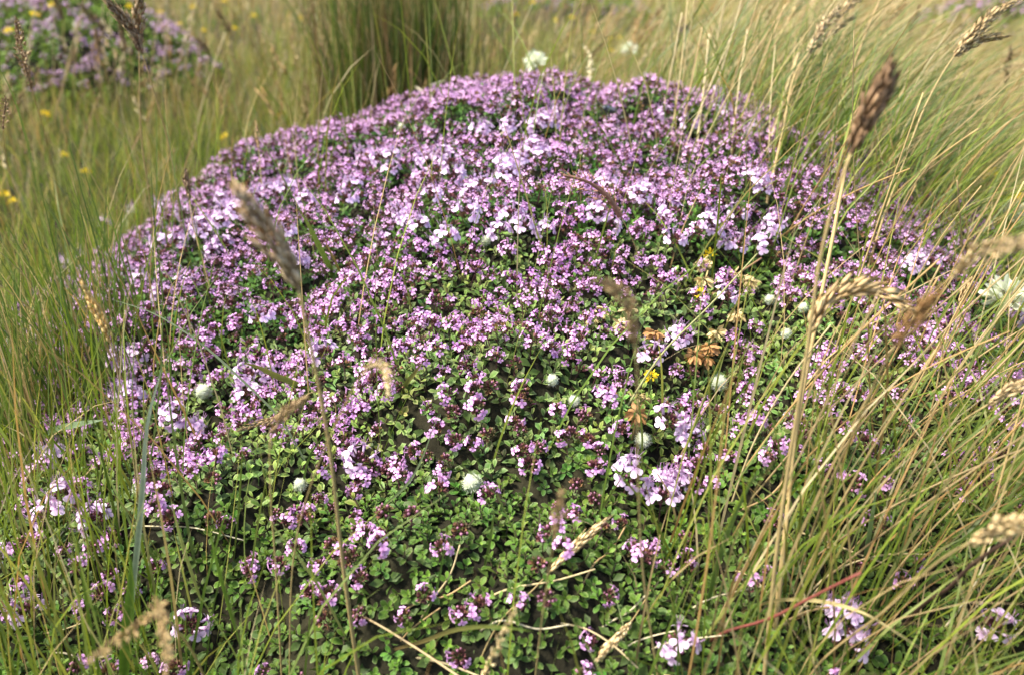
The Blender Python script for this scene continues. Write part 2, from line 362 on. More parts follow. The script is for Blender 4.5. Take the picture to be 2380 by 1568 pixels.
def head_proto(seed, pale=False, low=False, tiny=False):
    """head mesh (stem, calyces, buds) and a list of bloom placements; origin on the mat, head above it"""
    r = random.Random(seed); b = MB(); blooms = []
    h = r.uniform(.007, .013); lean = np.array([r.uniform(-.003, .003), r.uniform(-.003, .003), 0])
    cen = np.array([0, 0, h]) + lean; rad = r.uniform(.0036, .0046) * (1.15 if pale else 1)
    tube(b, [(0, 0, -.010), lean * .4 + (0, 0, h * .4), cen], [.0005, .00045, .0004], np.array([(.06, .03, .025), (.075, .03, .03), (.08, .03, .035)]), 3, 0, False)
    n = r.randint(7, 9) if tiny else (r.randint(9, 12) if low else r.randint(14, 19))
    wither = r.random() < .12
    want = 0 if wither else (r.randint(5, 8) if pale else r.randint(3, 8)); idx = list(range(n)); r.shuffle(idx); bl = set(idx[:want])
    for i in range(n):
        zz = 1 - 1.1 * (i + .5) / n; ph = i * 2.39996 + r.uniform(-.3, .3); rr = math.sqrt(max(0, 1 - zz * zz))
        d = np.array([rr * math.cos(ph), rr * math.sin(ph), zz]); R = frame1(d + np.array([0, 0, .25]), r.uniform(0, 6))
        T = cen + d * rad * np.array([1, 1, .95]) * .55
        u = r.random()
        col = np.array((.135, .050, .050)) if u < .62 else (np.array((.085, .07, .028)) if u < .85 else np.array((.22, .12, .055)))
        calyx(b, R, T, (.0026 if tiny else .0021) * r.uniform(.85, 1.15), col * r.uniform(.8, 1.3), low, 3 if tiny else 4)
        out = T + R[:, 2] * .0024
        if i in bl:
            d2 = d + np.array([0, 0, .35]); s = (.0046 if pale else .0028) * r.uniform(.85, 1.12)
            R2 = frame1(d2, 0, np.array([0, 0, 1.]) + .15 * np.array([r.uniform(-1, 1), r.uniform(-1, 1), 0]))
            blooms.append((r.randrange(4), R2, out + R2[:, 2] * s * .75, s))
        elif u < (.2 if tiny else .27):
            s = .00068 * r.uniform(.8, 1.25); V, F = BALL0 if low else BALL1
            b.add((V * (1, 1, 1.25)) @ R.T * s + out, F, np.array((.42, .19, .27)) * r.uniform(.7, 1.15), 1)
    if not low:
        lp = leaf_proto(rim=False, W=.5)
        for k in range(4): put(b, lp, rotz(k * 1.57 + seed) @ rotx(.5), lean * .3 + np.array([0, 0, h * (.25 if k < 2 else .55)]), .0042, .9, 2)
    return b.arr(), blooms
HS = [head_proto(100 + i) for i in range(14)]; HP = [head_proto(300 + i, True) for i in range(8)]
HL = [head_proto(500 + i, False, True) for i in range(14)]; HX = [head_proto(700 + i, False, True, True) for i in range(14)]
HEADM = [M_CALYX, M_PETAL, M_LEAF]
def full_head(hp, protos):
    (V, F, C, M), bl = hp; b = MB(); b.V.append(V); b.F.append(F); b.C.append(C); b.M.append(M); b.n = len(V)
    for k, R, T, s in bl: put(b, protos[k], R, T, s, 1.0, 1)
    return b.arr()
HSF = [full_head(h, BLOOM) for h in HS]; HLF = [full_head(h, BLOOML) for h in HL]; HXF = [full_head(h, BLOOMX) for h in HX]
SH = [shoot_proto(i, True, t) for i, t in enumerate((1, 1.15, .85, 1.0, 1.3, .9, 1.1, .95))]
SHX = [shoot_proto(60 + i, False, t, True) for i, t in enumerate((1, 1.15, .85, 1.0, 1.3, .95))]
SHL = [shoot_proto(30 + i, False, t) for i, t in enumerate((1, 1.15, .85, 1.0, 1.3, .95))]

# ------------------------------------------------------------------ the big thyme cushion
CU = np.array([0, .75, 0.2])
cushion = thing('thyme_cushion', 'large domed thyme cushion thick with small purple-pink flowers, filling the foreground', 'thyme', CU)
def jitter_grid(x0, x1, y0, y1, s):
    X, Y = np.meshgrid(np.arange(x0, x1, s), np.arange(y0, y1, s * .87)); X[1::2] += s / 2
    return (X + rng.uniform(-.42, .42, X.shape) * s).ravel(), (Y + rng.uniform(-.42, .42, Y.shape) * s).ravel()
def stuff_part(name, arrs, mats, parent):
    V, F, C, M = merge(arrs)
    o = link(name, to_mesh(name, V - np.array(parent.location), F, C, mats, M), parent); o['kind'] = 'stuff'; return o
def tilt_normals(x, y, j):
    n = NRM(x, y) * .7 + np.array([0, 0, .5]); n += rng.normal(0, j, n.shape); return n
# leafy shoots
x, y = jitter_grid(-.60, .62, .17, 1.22, .0080)
keep = (plan_r(x, y) < 1.22 + .06 * np.sin(13 * np.arctan2(y - .7, x))); x, y = x[keep], y[keep]
fx, fy, d = fcoord(x, y, H(x, y))
thin = rng.random(len(x)) < np.where(d < .60, .97, .5); x, y, d, fx, fy = x[thin], y[thin], d[thin], fx[thin], fy[thin]
T = np.stack([x, y, H(x, y) + rng.uniform(.000, .0075, len(x))], -1)
R = frames(tilt_normals(x, y, .22), rng.uniform(0, 6.28, len(x))); S = rng.uniform(.76, 1.14, len(x))
patch = .5 + .5 * np.sin(x * 31 + 2) * np.sin(y * 27 + 1); patch = patch * np.clip((.75 - d) / .3, .15, 1)
tint = np.stack([.80 + .30 * patch + rng.normal(0, .10, len(x)), .84 + .28 * patch + rng.normal(0, .08, len(x)), .9 + 0 * patch], -1)
dn_here = thyme_density(x, y)
vis = (fx > 20) & (fx < 2360) & (fy > 900) & (fy < 1560) & (dn_here < .32)
order = np.argsort(np.where(vis, d, 9)); ind = np.zeros(len(x), bool); ind[order[:300]] = True
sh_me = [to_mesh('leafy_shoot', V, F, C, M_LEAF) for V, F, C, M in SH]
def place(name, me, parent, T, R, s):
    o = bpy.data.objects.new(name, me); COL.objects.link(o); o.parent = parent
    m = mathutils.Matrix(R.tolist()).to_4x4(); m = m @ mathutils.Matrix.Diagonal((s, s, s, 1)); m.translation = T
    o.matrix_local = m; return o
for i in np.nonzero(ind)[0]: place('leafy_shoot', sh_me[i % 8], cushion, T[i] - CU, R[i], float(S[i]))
kind = rng.integers(0, 8, len(x)); near = d < .44
L = []
for k in range(8):
    s = (~ind) & near & (kind == k)
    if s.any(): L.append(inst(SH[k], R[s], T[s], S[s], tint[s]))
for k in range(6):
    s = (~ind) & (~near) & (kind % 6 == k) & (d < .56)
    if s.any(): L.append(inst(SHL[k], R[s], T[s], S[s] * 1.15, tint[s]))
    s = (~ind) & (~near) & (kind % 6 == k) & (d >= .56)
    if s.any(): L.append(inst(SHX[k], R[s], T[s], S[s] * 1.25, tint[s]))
ux, uy = jitter_grid(-.60, .62, .17, 1.15, .0062); k = plan_r(ux, uy) < 1.2; ux, uy = ux[k], uy[k]
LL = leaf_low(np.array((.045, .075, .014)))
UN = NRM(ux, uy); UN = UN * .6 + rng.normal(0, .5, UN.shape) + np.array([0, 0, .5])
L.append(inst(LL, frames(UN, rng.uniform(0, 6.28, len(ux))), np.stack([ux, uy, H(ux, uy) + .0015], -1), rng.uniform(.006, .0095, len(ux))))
stuff_part('leaf_mat', L, M_LEAF, cushion)
# pale large-flowered heads, one by one
PALE = [(1140,478),(1100,492),(1185,470),(1020,490),(985,452),(905,432),(560,522),(600,505),(640,478),(490,560),(520,562),(430,592),(520,604),(1185,545),(990,572),(958,560),(820,512),(1045,592),(1620,572),(1645,585),(1560,545),(1760,482),(1742,470),(2100,662),(2150,655),(2110,642),(1385,548),(1180,422),(1230,327),(1272,322),(1680,302),(1652,252),(1665,292),(640,302),(340,862),(325,888),(760,868),(612,908),(600,962),(585,922),(632,785),(112,815),(420,1015),(460,1035),(372,722),(300,952),(325,945),(840,1125),(1540,1032),(1592,1062),(1450,1165),(1540,1152),(1582,1182),(1530,1215),(1562,1180),(1560,845),(1672,738),(150,1245),(165,1222),(152,1085),(235,1252),(20,1325),(22,885),(92,1472),(460,1502),(1572,1535),(1940,1512),(1962,1540),(1925,1475),(2282,1492),(2220,655),(2330,772),(870,395),(250,545),(310,520),(450,690),(1290,300),(1500,870)]
_q = random.Random(4)
for (a, b_, c_, d_, n_) in ((800, 380, 1300, 620, 16), (380, 460, 720, 680, 18), (1400, 430, 1800, 620, 9), (250, 860, 380, 980, 5), (150, 600, 350, 800, 6), (1100, 280, 1750, 400, 8)):
    PALE += [(_q.uniform(a, c_), _q.uniform(b_, d_)) for _ in range(n_)]
pp = np.array([at(*p) for p in PALE])
PT = pp.copy(); PT[:, 2] = H(pp[:, 0], pp[:, 1]) + .006
PR = frames(tilt_normals(PT[:, 0], PT[:, 1], .12), np.zeros(len(PT)))
bl_me = [to_mesh('bloom', V, F, C, M_PETAL) for V, F, C, M in BLOOM]; blp_me = [to_mesh('bloom', V, F, C, M_PETAL) for V, F, C, M in BLOOMP]
hs_me = [to_mesh('flower_head', *h[0][:3], HEADM, h[0][3]) for h in HS]; hp_me = [to_mesh('flower_head', *h[0][:3], HEADM, h[0][3]) for h in HP]
def head_obj(T, R, s, k, pale, parent, org):
    hp, hm, bm = (HP, hp_me, blp_me) if pale else (HS, hs_me, bl_me)
    o = place('flower_head', hm[k], parent, T - org, R, s)
    for j, R2, T2, s2 in hp[k][1]: place('bloom', bm[j], o, T2, R2, s2)
    return o
for i in range(len(PT)):
    o = head_obj(PT[i], PR[i], random.uniform(.9, 1.15), i % 8, True, cushion, CU); o['label'] = 'pale, larger-flowered thyme head among the purple ones'
# ordinary heads, leaving room round the clover, trefoil and galls set into the mat
ROOM = [(1513,874),(1627,682),(1650,594),(1378,738),(1406,726),(1445,757),(1462,722),(1648,806),(1640,832),(1613,826),(1665,772),(1713,733),(1704,640),(1730,648),(1637,652),(1635,612),(1486,926),(1520,775),(1480,960),(1745,655),(1098,1163),(1664,928),(1490,1060),(703,1162),(480,945),(1333,967),(1283,918),(1785,727),(1862,747),(1822,806)]
RM = np.array([at(*p)[:2] for p in ROOM] + [at(p[0], p[1] + 22)[:2] for p in ROOM])
x, y = jitter_grid(-.62, .62, .16, 1.22, .0102)
dn = thyme_density(x, y) * (.84 + .42 * np.sin(x * 47 + 3 * np.sin(y * 19)) * np.sin(y * 41 + 1))
k = rng.random(len(x)) < np.clip(dn * .98, 0, 1); x, y = x[k], y[k]
dist = np.sqrt(((x[:, None] - PT[None, :, 0]) ** 2 + (y[:, None] - PT[None, :, 1]) ** 2).min(1)); d2 = np.sqrt(((x[:, None] - RM[None, :, 0]) ** 2 + (y[:, None] - RM[None, :, 1]) ** 2).min(1)); k = (dist > .009) & (d2 > .0105); x, y = x[k], y[k]
fx, fy, d = fcoord(x, y, H(x, y))
T = np.stack([x, y, H(x, y) + rng.uniform(-.001, .005, len(x))], -1)
nn = tilt_normals(x, y, .16)
R = frames(nn, rng.uniform(0, 6.28, len(x))); S = rng.uniform(.70, 1.06, len(x))
vis = (fx > 10) & (fx < 2370) & (fy > 100) & (fy < 1560)
order = np.argsort(np.where(vis, d, 9)); ind = np.zeros(len(x), bool); ind[order[:300 - len(PT)]] = True
print('heads', len(x), 'pale', len(PT))
for i in np.nonzero(ind)[0]: head_obj(T[i], R[i], float(S[i]), i % 14, False, cushion, CU)
hue = rng.normal(0, 1, len(x)); tint = np.stack([1 + .05 * hue, 1 + .10 * hue, 1 + .02 * hue], -1)
kind = rng.integers(0, 14, len(x)); L = []
for j in range(14):
    s = (~ind) & (kind == j) & (d < .44)
    if s.any(): L.append(inst(HSF[j], R[s], T[s], S[s], tint[s]))
    s = (~ind) & (kind == j) & (d >= .44) & (d < .58)
    if s.any(): L.append(inst(HLF[j], R[s], T[s], S[s] * 1.08, tint[s]))
    s = (~ind) & (kind == j) & (d >= .58)
    if s.any(): L.append(inst(HXF[j], R[s], T[s], S[s] * 1.14, tint[s]))
stuff_part('flower_carpet', L, HEADM, cushion)

# ------------------------------------------------------------------ far thyme cushions
HFF = [(V, F, C * np.array([1.12, 1.3, 1.12]), M) for V, F, C, M in HXF]      # same flowers, colours lightened to imitate distant glare
hl_me = [to_mesh('flower_head', V, F, C, HEADM, M) for V, F, C, M in HFF]
def far_cushion(i, label, nh, rr, grp='thyme cushions out in the meadow'):
    cx, cy, ax, af, ab, h = MOUNDS[i]; org = np.array([cx, cy, float(H(cx, cy))])
    c = thing('thyme_cushion', label, 'thyme', org, grp)
    n = int(4200 * rr); a = rng.uniform(0, 6.28, n); q_ = np.sqrt(rng.random(n)) * rr
    x = cx + q_ * np.cos(a) * ax; y = cy + q_ * np.sin(a) * np.where(np.sin(a) < 0, af, ab)
    T = np.stack([x, y, H(x, y) + rng.uniform(0, .006, n)], -1); R = frames(tilt_normals(x, y, .2), rng.uniform(0, 6.28, n))
    tint = np.stack([1.7 + rng.normal(0, .15, n), 1.3 + rng.normal(0, .1, n), 1 + 0 * x], -1)
    kind = rng.integers(0, 6, n)
    stuff_part('leaf_mat', [inst(SHX[k], R[kind == k], T[kind == k], np.full((kind == k).sum(), 2.3), tint[kind == k]) for k in range(6)], M_LEAF, c)
    a = rng.uniform(0, 6.28, nh * 3); q_ = np.sqrt(rng.random(nh * 3)) * rr
    x = cx + q_ * np.cos(a) * ax; y = cy + q_ * np.sin(a) * np.where(np.sin(a) < 0, af, ab)
    k = np.sin(x * 17 + 1) * np.sin(y * 15 + 2) + rng.normal(0, .6, len(x)) > -.1; x, y = x[k][:nh], y[k][:nh]
    T = np.stack([x, y, H(x, y) + rng.uniform(.006, .014, len(x))], -1); R = frames(tilt_normals(x, y, .2), rng.uniform(0, 6.28, len(x)))
    S = rng.uniform(1.25, 1.8, len(x))
    one = min(len(x), 300)
    for j in range(one): place('flower_head', hl_me[j % 14], c, T[j] - org, R[j], float(S[j]))
    if len(x) > one: stuff_part('flower_carpet', [inst(HFF[j], R[one + j::14], T[one + j::14], S[one + j::14]) for j in range(14)], HEADM, c)
far_cushion(1, 'rounded thyme cushion with glare-tinted lilac flowers and green gaps, out in the yellow-flowered grass', 850, .95, None)
far_cushion(2, 'low distant thyme cushion, a purple patch behind the tall bent seed heads', 800, .9, None)
far_cushion(3, 'farthest thyme cushion, a thin purple streak beyond the white clover', 700, .9, None)

# ------------------------------------------------------------------ grass, too much to count
def blades(x, y, length, width, az, lean0, bend, cb, ct, segs, lift=-.004, twist=None):
    n = len(x); P = np.stack([x, y, H(x, y) + lift], -1)
    h = np.stack([np.cos(az), np.sin(az), 0 * az], -1); side = np.stack([-np.sin(az), np.cos(az), 0 * az], -1)
    tw = rng.uniform(-1.2, 1.2, n) if twist is None else twist
    wv = side * np.cos(tw)[:, None] + h * np.sin(tw)[:, None]
    rows = []; cols = []
    p = P.copy(); step = length / segs
    for s in range(segs + 1):
        t = s / segs; w = width * (.75 + .5 * t - 1.2 * t ** 2.2) if s < segs else width * .03
        w = np.maximum(w, width * .03)
        rows.append(p - wv * w[:, None] / 2); rows.append(p + wv * w[:, None] / 2)
        c = cb * (1 - t) + ct * t; cols += [c, c]
        th = lean0 + bend * (t + .5 / segs) ** 1.3
        p = p + step[:, None] * (h * np.sin(th)[:, None] + np.array([0, 0, 1.]) * np.cos(th)[:, None])
    V = np.stack(rows, 1); C = np.stack(cols, 1); k = 2 * (segs + 1)
    F = []
    for s in range(segs): a = 2 * s; F += [(a, a + 1, a + 3), (a, a + 3, a + 2)]
    F = np.array(F)[None] + (np.arange(n) * k)[:, None, None]
    return V.reshape(-1, 3), F.reshape(-1, 3), C.reshape(-1, 3), np.zeros(n * len(F[0]), int), V
GREEN = np.array([(.12, .18, .018), (.165, .22, .026), (.085, .145, .018), (.21, .235, .05), (.125, .18, .045)])
STRAW = np.array([(.46, .34, .15), (.38, .27, .12), (.52, .42, .22), (.30, .19, .07), (.42, .25, .09)])
def grass_field(name, x, y, dry, L0, L1, W0, W1, segs, windy, label):
    n = len(x); isdry = rng.random(n) < np.clip(np.where((x < 0) & (y < 1), dry * .5, np.where((x > .25 * y) & (y > 1), dry * 1.5, dry)) * (1 + .8 * np.sin(x * 5 + 1.3 * np.sin(y * 3)) * np.sin(y * 4 + x * 2)), 0, 1)
    ln = rng.uniform(L0, L1, n) * np.where(isdry, 1.15, 1) * np.where((x < .15 * y) & (y > 1.0), np.where(x < -.3 * y, .5, .68), 1); wd_ = rng.uniform(W0, W1, n) * np.where(isdry, .85, 1)
    wind = np.clip((x + .05) / .5, 0, 1) * windy
    az = np.where(rng.random(n) < .25 + .65 * wind, rng.normal(.1, .55, n), rng.uniform(0, 6.28, n))
    lean = np.abs(rng.normal(.12 + .35 * wind, .16, n)); bend = rng.normal(.35 + .45 * wind, .35, n)
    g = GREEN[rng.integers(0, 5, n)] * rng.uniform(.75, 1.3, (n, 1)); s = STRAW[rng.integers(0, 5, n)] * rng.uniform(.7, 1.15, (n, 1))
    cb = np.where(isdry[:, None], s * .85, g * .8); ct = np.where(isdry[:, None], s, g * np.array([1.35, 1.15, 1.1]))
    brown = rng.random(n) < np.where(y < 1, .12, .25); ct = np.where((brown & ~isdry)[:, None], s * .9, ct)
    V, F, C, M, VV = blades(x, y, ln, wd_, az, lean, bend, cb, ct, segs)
    q_ = VV - CAM; dep = q_ @ FW; r_ = np.linalg.norm(q_, axis=2)
    bad = ((dep > -.05) & (dep < .20) & (r_ < .30)).any(1)
    k = VV.shape[1]; nf = 2 * segs
    keepf = np.repeat(~bad, nf)
    o = link(name, to_mesh(name, V, F[keepf], C, M_GRASS)); o['kind'] = 'stuff'; tag(o, label, 'grass'); return o
def scatter(x0, x1, y0, y1, per_m2):
    n = int((x1 - x0) * (y1 - y0) * per_m2); return rng.uniform(x0, x1, n), rng.uniform(y0, y1, n)
def wedge(y0, y1, per_m2, wide=.78):
    n = int((y1 ** 2 - y0 ** 2) * wide * per_m2); y = np.sqrt(rng.uniform(y0 ** 2, y1 ** 2, n)); return rng.uniform(-1, 1, n) * (wide * y + .1), y
def off_cushions(x, y, lim=.95):
    k = np.ones(len(x), bool)
    for cx, cy, ax, af, ab, h in MOUNDS[1:]:
        r2 = ((x - cx) / ax) ** 2 + ((y - cy) / np.where(y < cy, af, ab)) ** 2
        k &= (r2 > lim ** 2) | (rng.random(len(x)) < .03)
    return k
x, y = scatter(-.62, .72, .05, 1.45, 20000); gd = grass_density(x, y) * np.where(x < 0, .8, 1.15)
k = rng.random(len(x)) < np.clip(gd, 0, 1.2) / 1.2; x, y = x[k], y[k]
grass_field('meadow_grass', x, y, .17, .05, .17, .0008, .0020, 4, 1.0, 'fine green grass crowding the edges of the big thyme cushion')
print('near grass', len(x))
x, y = wedge(1.0, 3.2, 5600); k = (plan_r(x, y, .01, .8, .75, .72) > 1) & off_cushions(x, y); x, y = x[k], y[k]
grass_field('meadow_grass', x, y, .30, .09, .26, .0014, .0030, 4, .8, 'olive meadow grass standing behind the big thyme cushion')
print('mid grass', len(x))
x, y = wedge(3.2, 9.5, 520, .85); k = off_cushions(x, y, .8); x, y = x[k], y[k]
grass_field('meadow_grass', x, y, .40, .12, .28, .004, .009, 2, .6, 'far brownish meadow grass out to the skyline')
print('far grass', len(x))
x, y = scatter(-1.6, 1.7, -.8, 1.0, 2600); k = (np.abs(x) > .70) | (y < .05); x, y = x[k], y[k]
grass_field('meadow_grass', x, y, .33, .06, .16, .0016, .003, 4, .8, 'short green grass around the foot of the mound')

def seeding(name, x, y, label, L0, L1, w):
    n = len(x); c = STRAW[rng.integers(0, 5, n)] * rng.uniform(.6, 1.1, (n, 1)); wind = np.clip((x + .05) / .5, 0, 1)
    az = np.where(rng.random(n) < .3 + .6 * wind, rng.normal(.1, .5, n), rng.uniform(0, 6.28, n)); ln = rng.uniform(L0, L1, n) * np.where(x < 0, .8, 1)
    V, F, C, M, VV = blades(x, y, ln, np.full(n, w), az, np.abs(rng.normal(.08 + .25 * wind, .12, n)), rng.normal(.3 + .4 * wind, .3, n), c * .9, c, 5)
    a = (VV[:, 8] + VV[:, 9]) / 2; b = (VV[:, 10] + VV[:, 11]) / 2; ax = b - a; ax /= np.linalg.norm(ax, axis=1, keepdims=True)
    sp = np.array([(0, 0, 0), (.09, 0, .4), (0, .09, .4), (-.09, 0, .4), (0, -.09, .4), (0, 0, 1)], float); sf = np.array([(0, 2, 1), (0, 3, 2), (0, 4, 3), (0, 1, 4), (1, 2, 5), (2, 3, 5), (3, 4, 5), (4, 1, 5)])
    hl = ln * .14; parts = [(V, F, C, M)]
    for k in range(6):
        p = a + (b - a) * (.1 + .2 * k); d = ax + rng.normal(0, .22, ax.shape)
        parts.append(inst((sp, sf, np.ones((6, 3)), np.zeros(8, int)), frames(d, rng.uniform(0, 6, n)), p, hl * rng.uniform(.5, .8, n), c * 1.05))
    V, F, C, M = merge(parts); o = link(name, to_mesh(name, V, F, C, M_SEED)); o['kind'] = 'stuff'; tag(o, label, 'grass')
x, y = wedge(1.05, 2.6, 200); k = (plan_r(x, y, .01, .8, .72, .6) > 1) & off_cushions(x, y); seeding('seeding_grass', x[k], y[k], 'tan seeding grass scattered through the meadow behind the cushion', .12, .30, .0016)
x, y = wedge(2.6, 7, 60); k = off_cushions(x, y); seeding('seeding_grass', x[k], y[k], 'far tan seeding grass under the skyline', .18, .34, .004)
# ------------------------------------------------------------------ stalks, straws and single blades
MARKS = [(1886,765,'the crook-headed straw'),(2338,692,'the large white clover'),(1930,330,'the windswept tussock'),(2180,1380,'the dark bead-jointed stem'),(2025,1230,'the wide glaucous blade'),(1550,1150,'the big pale bloom cluster'),(2345,466,'the yellow trefoil cluster'),(1940,1510,'a pale thyme head in the straw'),(2282,1492,'a lone pale thyme head'),(1513,874,'the lone yellow trefoil'),(1690,650,'the withered clover patch'),(1410,740,'the tan withered clover'),(1098,1163,'the round woolly gall'),(1180,700,'the green gap in the flowers'),(1340,1270,'the slanting seed head'),(840,1125,'a lone pale leafside thyme head'),(760,868,'the olive arching blade'),(330,880,'the tall pale blooms'),(160,1230,'the pale blooms in the grass'),(370,1440,'the broken golden seed head'),(1140,1500,'the thick creamy seed head'),(1420,1500,'the oat-like fallen head'),(930,150,'the rush tussock'),(190,110,'the lilac cushion'),(1245,147,'the white clover behind the crest'),(1430,105,'the far yellow flowers'),(2280,60,'the distant purple patch'),(450,330,'the dark-headed stalks'),(1700,200,'the tall golden straws'),(1592,72,'the dark knobbed seed head'),(1020,540,'the pale bloom band'),(1750,470,'the paler heads by the tussock'),(2250,880,'the feathery tan head'),(1950,950,'the thick golden straw'),(600,960,'the fuzzy tan head'),(480,1350,'the near leaf mat')]
def near(fx, fy): return min(MARKS, key=lambda m: (m[0] - fx) ** 2 + (1.3 * (m[1] - fy)) ** 2)[2]
def hue(c):
    c = np.asarray(c); l = c.sum()
    return 'pale' if l > 1.2 else ('golden' if l > 1.0 else ('tan' if l > .75 else 'brown'))
def spline(P, n):
    P = np.asarray(P, float)
    s = np.concatenate([[0], np.cumsum(np.linalg.norm(np.diff(P, axis=0), axis=1))]); s /= s[-1]
    t = np.linspace(0, 1, n); out = np.empty((n, 3)); m = np.gradient(P, s, axis=0) if len(P) > 2 else np.tile(P[-1] - P[0], (len(P), 1))
    for j, u in enumerate(t):
        i = min(np.searchsorted(s, u, 'right') - 1, len(P) - 2); h = s[i + 1] - s[i]; v = (u - s[i]) / h
        out[j] = (2*v**3-3*v**2+1)*P[i] + (v**3-2*v**2+v)*h*m[i] + (-2*v**3+3*v**2)*P[i+1] + (v**3-v**2)*h*m[i+1]
    return out
def path3(pts, dtip, dbase=None):
    """photograph points from root to tip; the root stands on the ground, the tip at depth dtip"""
    d0 = depth_at(*pts[0]) if dbase is None else dbase
    s = np.concatenate([[0], np.cumsum([math.dist(pts[i], pts[i + 1]) for i in range(len(pts) - 1)])]); s /= s[-1]
    return np.array([at(*p, d0 * (1 - t) + dtip * t) for p, t in zip(pts, s)])
def clear(P, m=.004):
    z = H(P[:, 0], P[:, 1]) + m; Q = P.copy(); Q[1:, 2] = np.maximum(Q[1:, 2], z[1:]); Q[0, 2] = H(Q[0, 0], Q[0, 1]) - .004; return Q
def spike(b, P, rad, n, size, col, col2, open_=.30, rs=0):
    """a grass seed head: pointed spikelets set round an axis"""
    r = random.Random(rs); P = np.asarray(P); k = len(P); t = np.gradient(P, axis=0); t /= np.linalg.norm(t, axis=1, keepdims=True)
    pts = [(0, 0, 0), (.5, 0, .35), (0, .30, .35), (-.5, 0, .35), (0, -.30, .35), (.28, 0, .72), (-.28, 0, .72), (0, 0, 1.08)]
    F = [(0, 2, 1), (0, 3, 2), (0, 4, 3), (0, 1, 4), (1, 2, 5), (2, 3, 6), (2, 6, 5), (3, 4, 6), (4, 1, 5), (4, 5, 6), (5, 6, 7), (6, 5, 7)]
    V0 = np.array(pts, float) * (.25, .25, 1.12); n = int(n * 1.35)
    for i in range(n):
        u = (i + .5) / n; j = min(int(u * (k - 1)), k - 2); f = u * (k - 1) - j; p = P[j] * (1 - f) + P[j + 1] * f
        env = (.55 + .9 * u if u < .35 else .865 + .135 * math.cos((u - .35) / .65 * math.pi)) if u < .35 else max(.28, 1 - ((u - .35) / .65) ** 1.6 * .75)
        R0 = frame1(t[j], i * 2.39996 + r.uniform(-.4, .4)); rd = R0[:, 0]
        d = t[j] + rd * open_ * r.uniform(.5, 1.3) * env
        s = size * r.uniform(.8, 1.2) * (.6 + .4 * env); R = frame1(d, r.uniform(0, 6))
        m = r.random(); c = (np.array(col) * (1 - m) + np.array(col2) * m) * r.uniform(.8, 1.15)
        C = np.tile(c, (8, 1)); C[-1] *= 1.25; C[0] *= .8
        b.add(V0 @ R.T * s + p + rd * rad * env * r.uniform(.2, .8), F, C)
    tube(b, P, np.linspace(rad * .22, rad * .08, k), np.array(col2) * .8, 4)
TAN, TAN2, BRN, PALE_ = (.50, .36, .17), (.33, .22, .10), (.20, .125, .065), (.60, .50, .30)
def stalk(label, pts, nhead, dtip, rad=.0007, hr=.0022, nspk=46, size=.0062, col=TAN, col2=TAN2, stem=(.42, .31, .13), open_=.3, group=None, dbase=None, extra=()):
    """pts root..tip in the photograph; the last nhead points carry the seed head"""
    P3 = path3(pts, dtip, dbase); P3 = clear(P3) if dbase is None else P3
    ns = len(pts) - nhead + 1
    full = spline(P3, 40); s = np.concatenate([[0], np.cumsum(np.linalg.norm(np.diff(P3, axis=0), axis=1))]); cut = max(4, int(s[ns - 1] / s[-1] * 39))
    base = full[0].copy(); t = thing('grass_stalk', label, 'grass stalk', base, group)
    st = np.array(stem); b = MB(); tube(b, full[:cut + 1] - base, np.linspace(rad, rad * .55, cut + 1), np.linspace(st * .8, st, cut + 1), 5)
    link('stem', b.mesh('stem', M_DRY), t)
    hr *= 1.3; size *= 1.15; col = np.array(col) * 1.2; col2 = np.array(col2) * 1.25
    b = MB(); spike(b, full[cut:] - base, hr, nspk, size, col, col2, open_, int(pts[0][0]))
    for e, (epts, ed) in enumerate(extra):
        E = np.array([at(*p, ed) for p in epts]); E[0] = full[cut] if e == 0 else full[min(39, cut + 3)]
        spike(b, spline(E, 14) - base, hr, int(nspk * .7), size, col, col2, open_, e + 5)
    link('seed_head', b.mesh('seed_head', M_SEED), t); return t
S_ = stalk
S_('tall stalk with a long dull brown seed head leaning over the middle of the flowers', [(845,1640),(800,1330),(760,1000),(715,770),(682,640),(640,575),(600,510),(562,458)], 4, .25, .0011, .0032, 64, .0085, (.46,.34,.20), (.32,.22,.13))
S_('upright stalk whose straight brown seed head rises beside a leaning one', [(357,560),(345,440),(331,342),(323,113),(322,50),(324,-12)], 3, .62, .0009, .0036, 66, .0095, (.42,.31,.17), (.22,.15,.08))
S_('stalk with a bent brown seed head tilting away from its upright neighbour', [(424,560),(408,420),(390,328),(355,205),(326,113),(295,55),(250,4)], 3, .60, .0009, .0036, 70, .0095, (.40,.29,.16), (.21,.14,.08))
S_('lone stalk with a dark wavy seed head standing before the lilac cushion', [(160,560),(127,410),(103,308),(73,205),(50,120),(39,48)], 3, .56, .0009, .0036, 76, .0095, (.40,.29,.16), (.20,.13,.07))
S_('short stalk with a small open brown seed head at the grassy margin', [(50,560),(41,470),(20,393),(7,297),(10,262),(14,226)], 3, .5, .0007, .0026, 30, .006, (.32,.22,.11), (.18,.11,.06), open_=.5)
S_('pale gold straw with two plump seed heads bending in the wind', [(1775,500),(1790,435),(1819,308),(1857,154),(1885,115),(1921,55),(1955,25),(2010,-8)], 4, .80, .0014, .0042, 66, .012, (.58,.44,.23), (.28,.19,.09), extra=(([(1890,108),(1930,75),(1972,48)], .79),))
S_('tall stalk with a broad golden seed head pointing away from the flowers', [(2005,660),(2051,513),(2106,362),(2154,239),(2226,120),(2262,80),(2305,38),(2354,6)], 4, .62, .0010, .0038, 76, .0095, (.56,.42,.2), (.30,.2,.09), extra=(([(2226,120),(2275,92),(2325,86)], .62),))
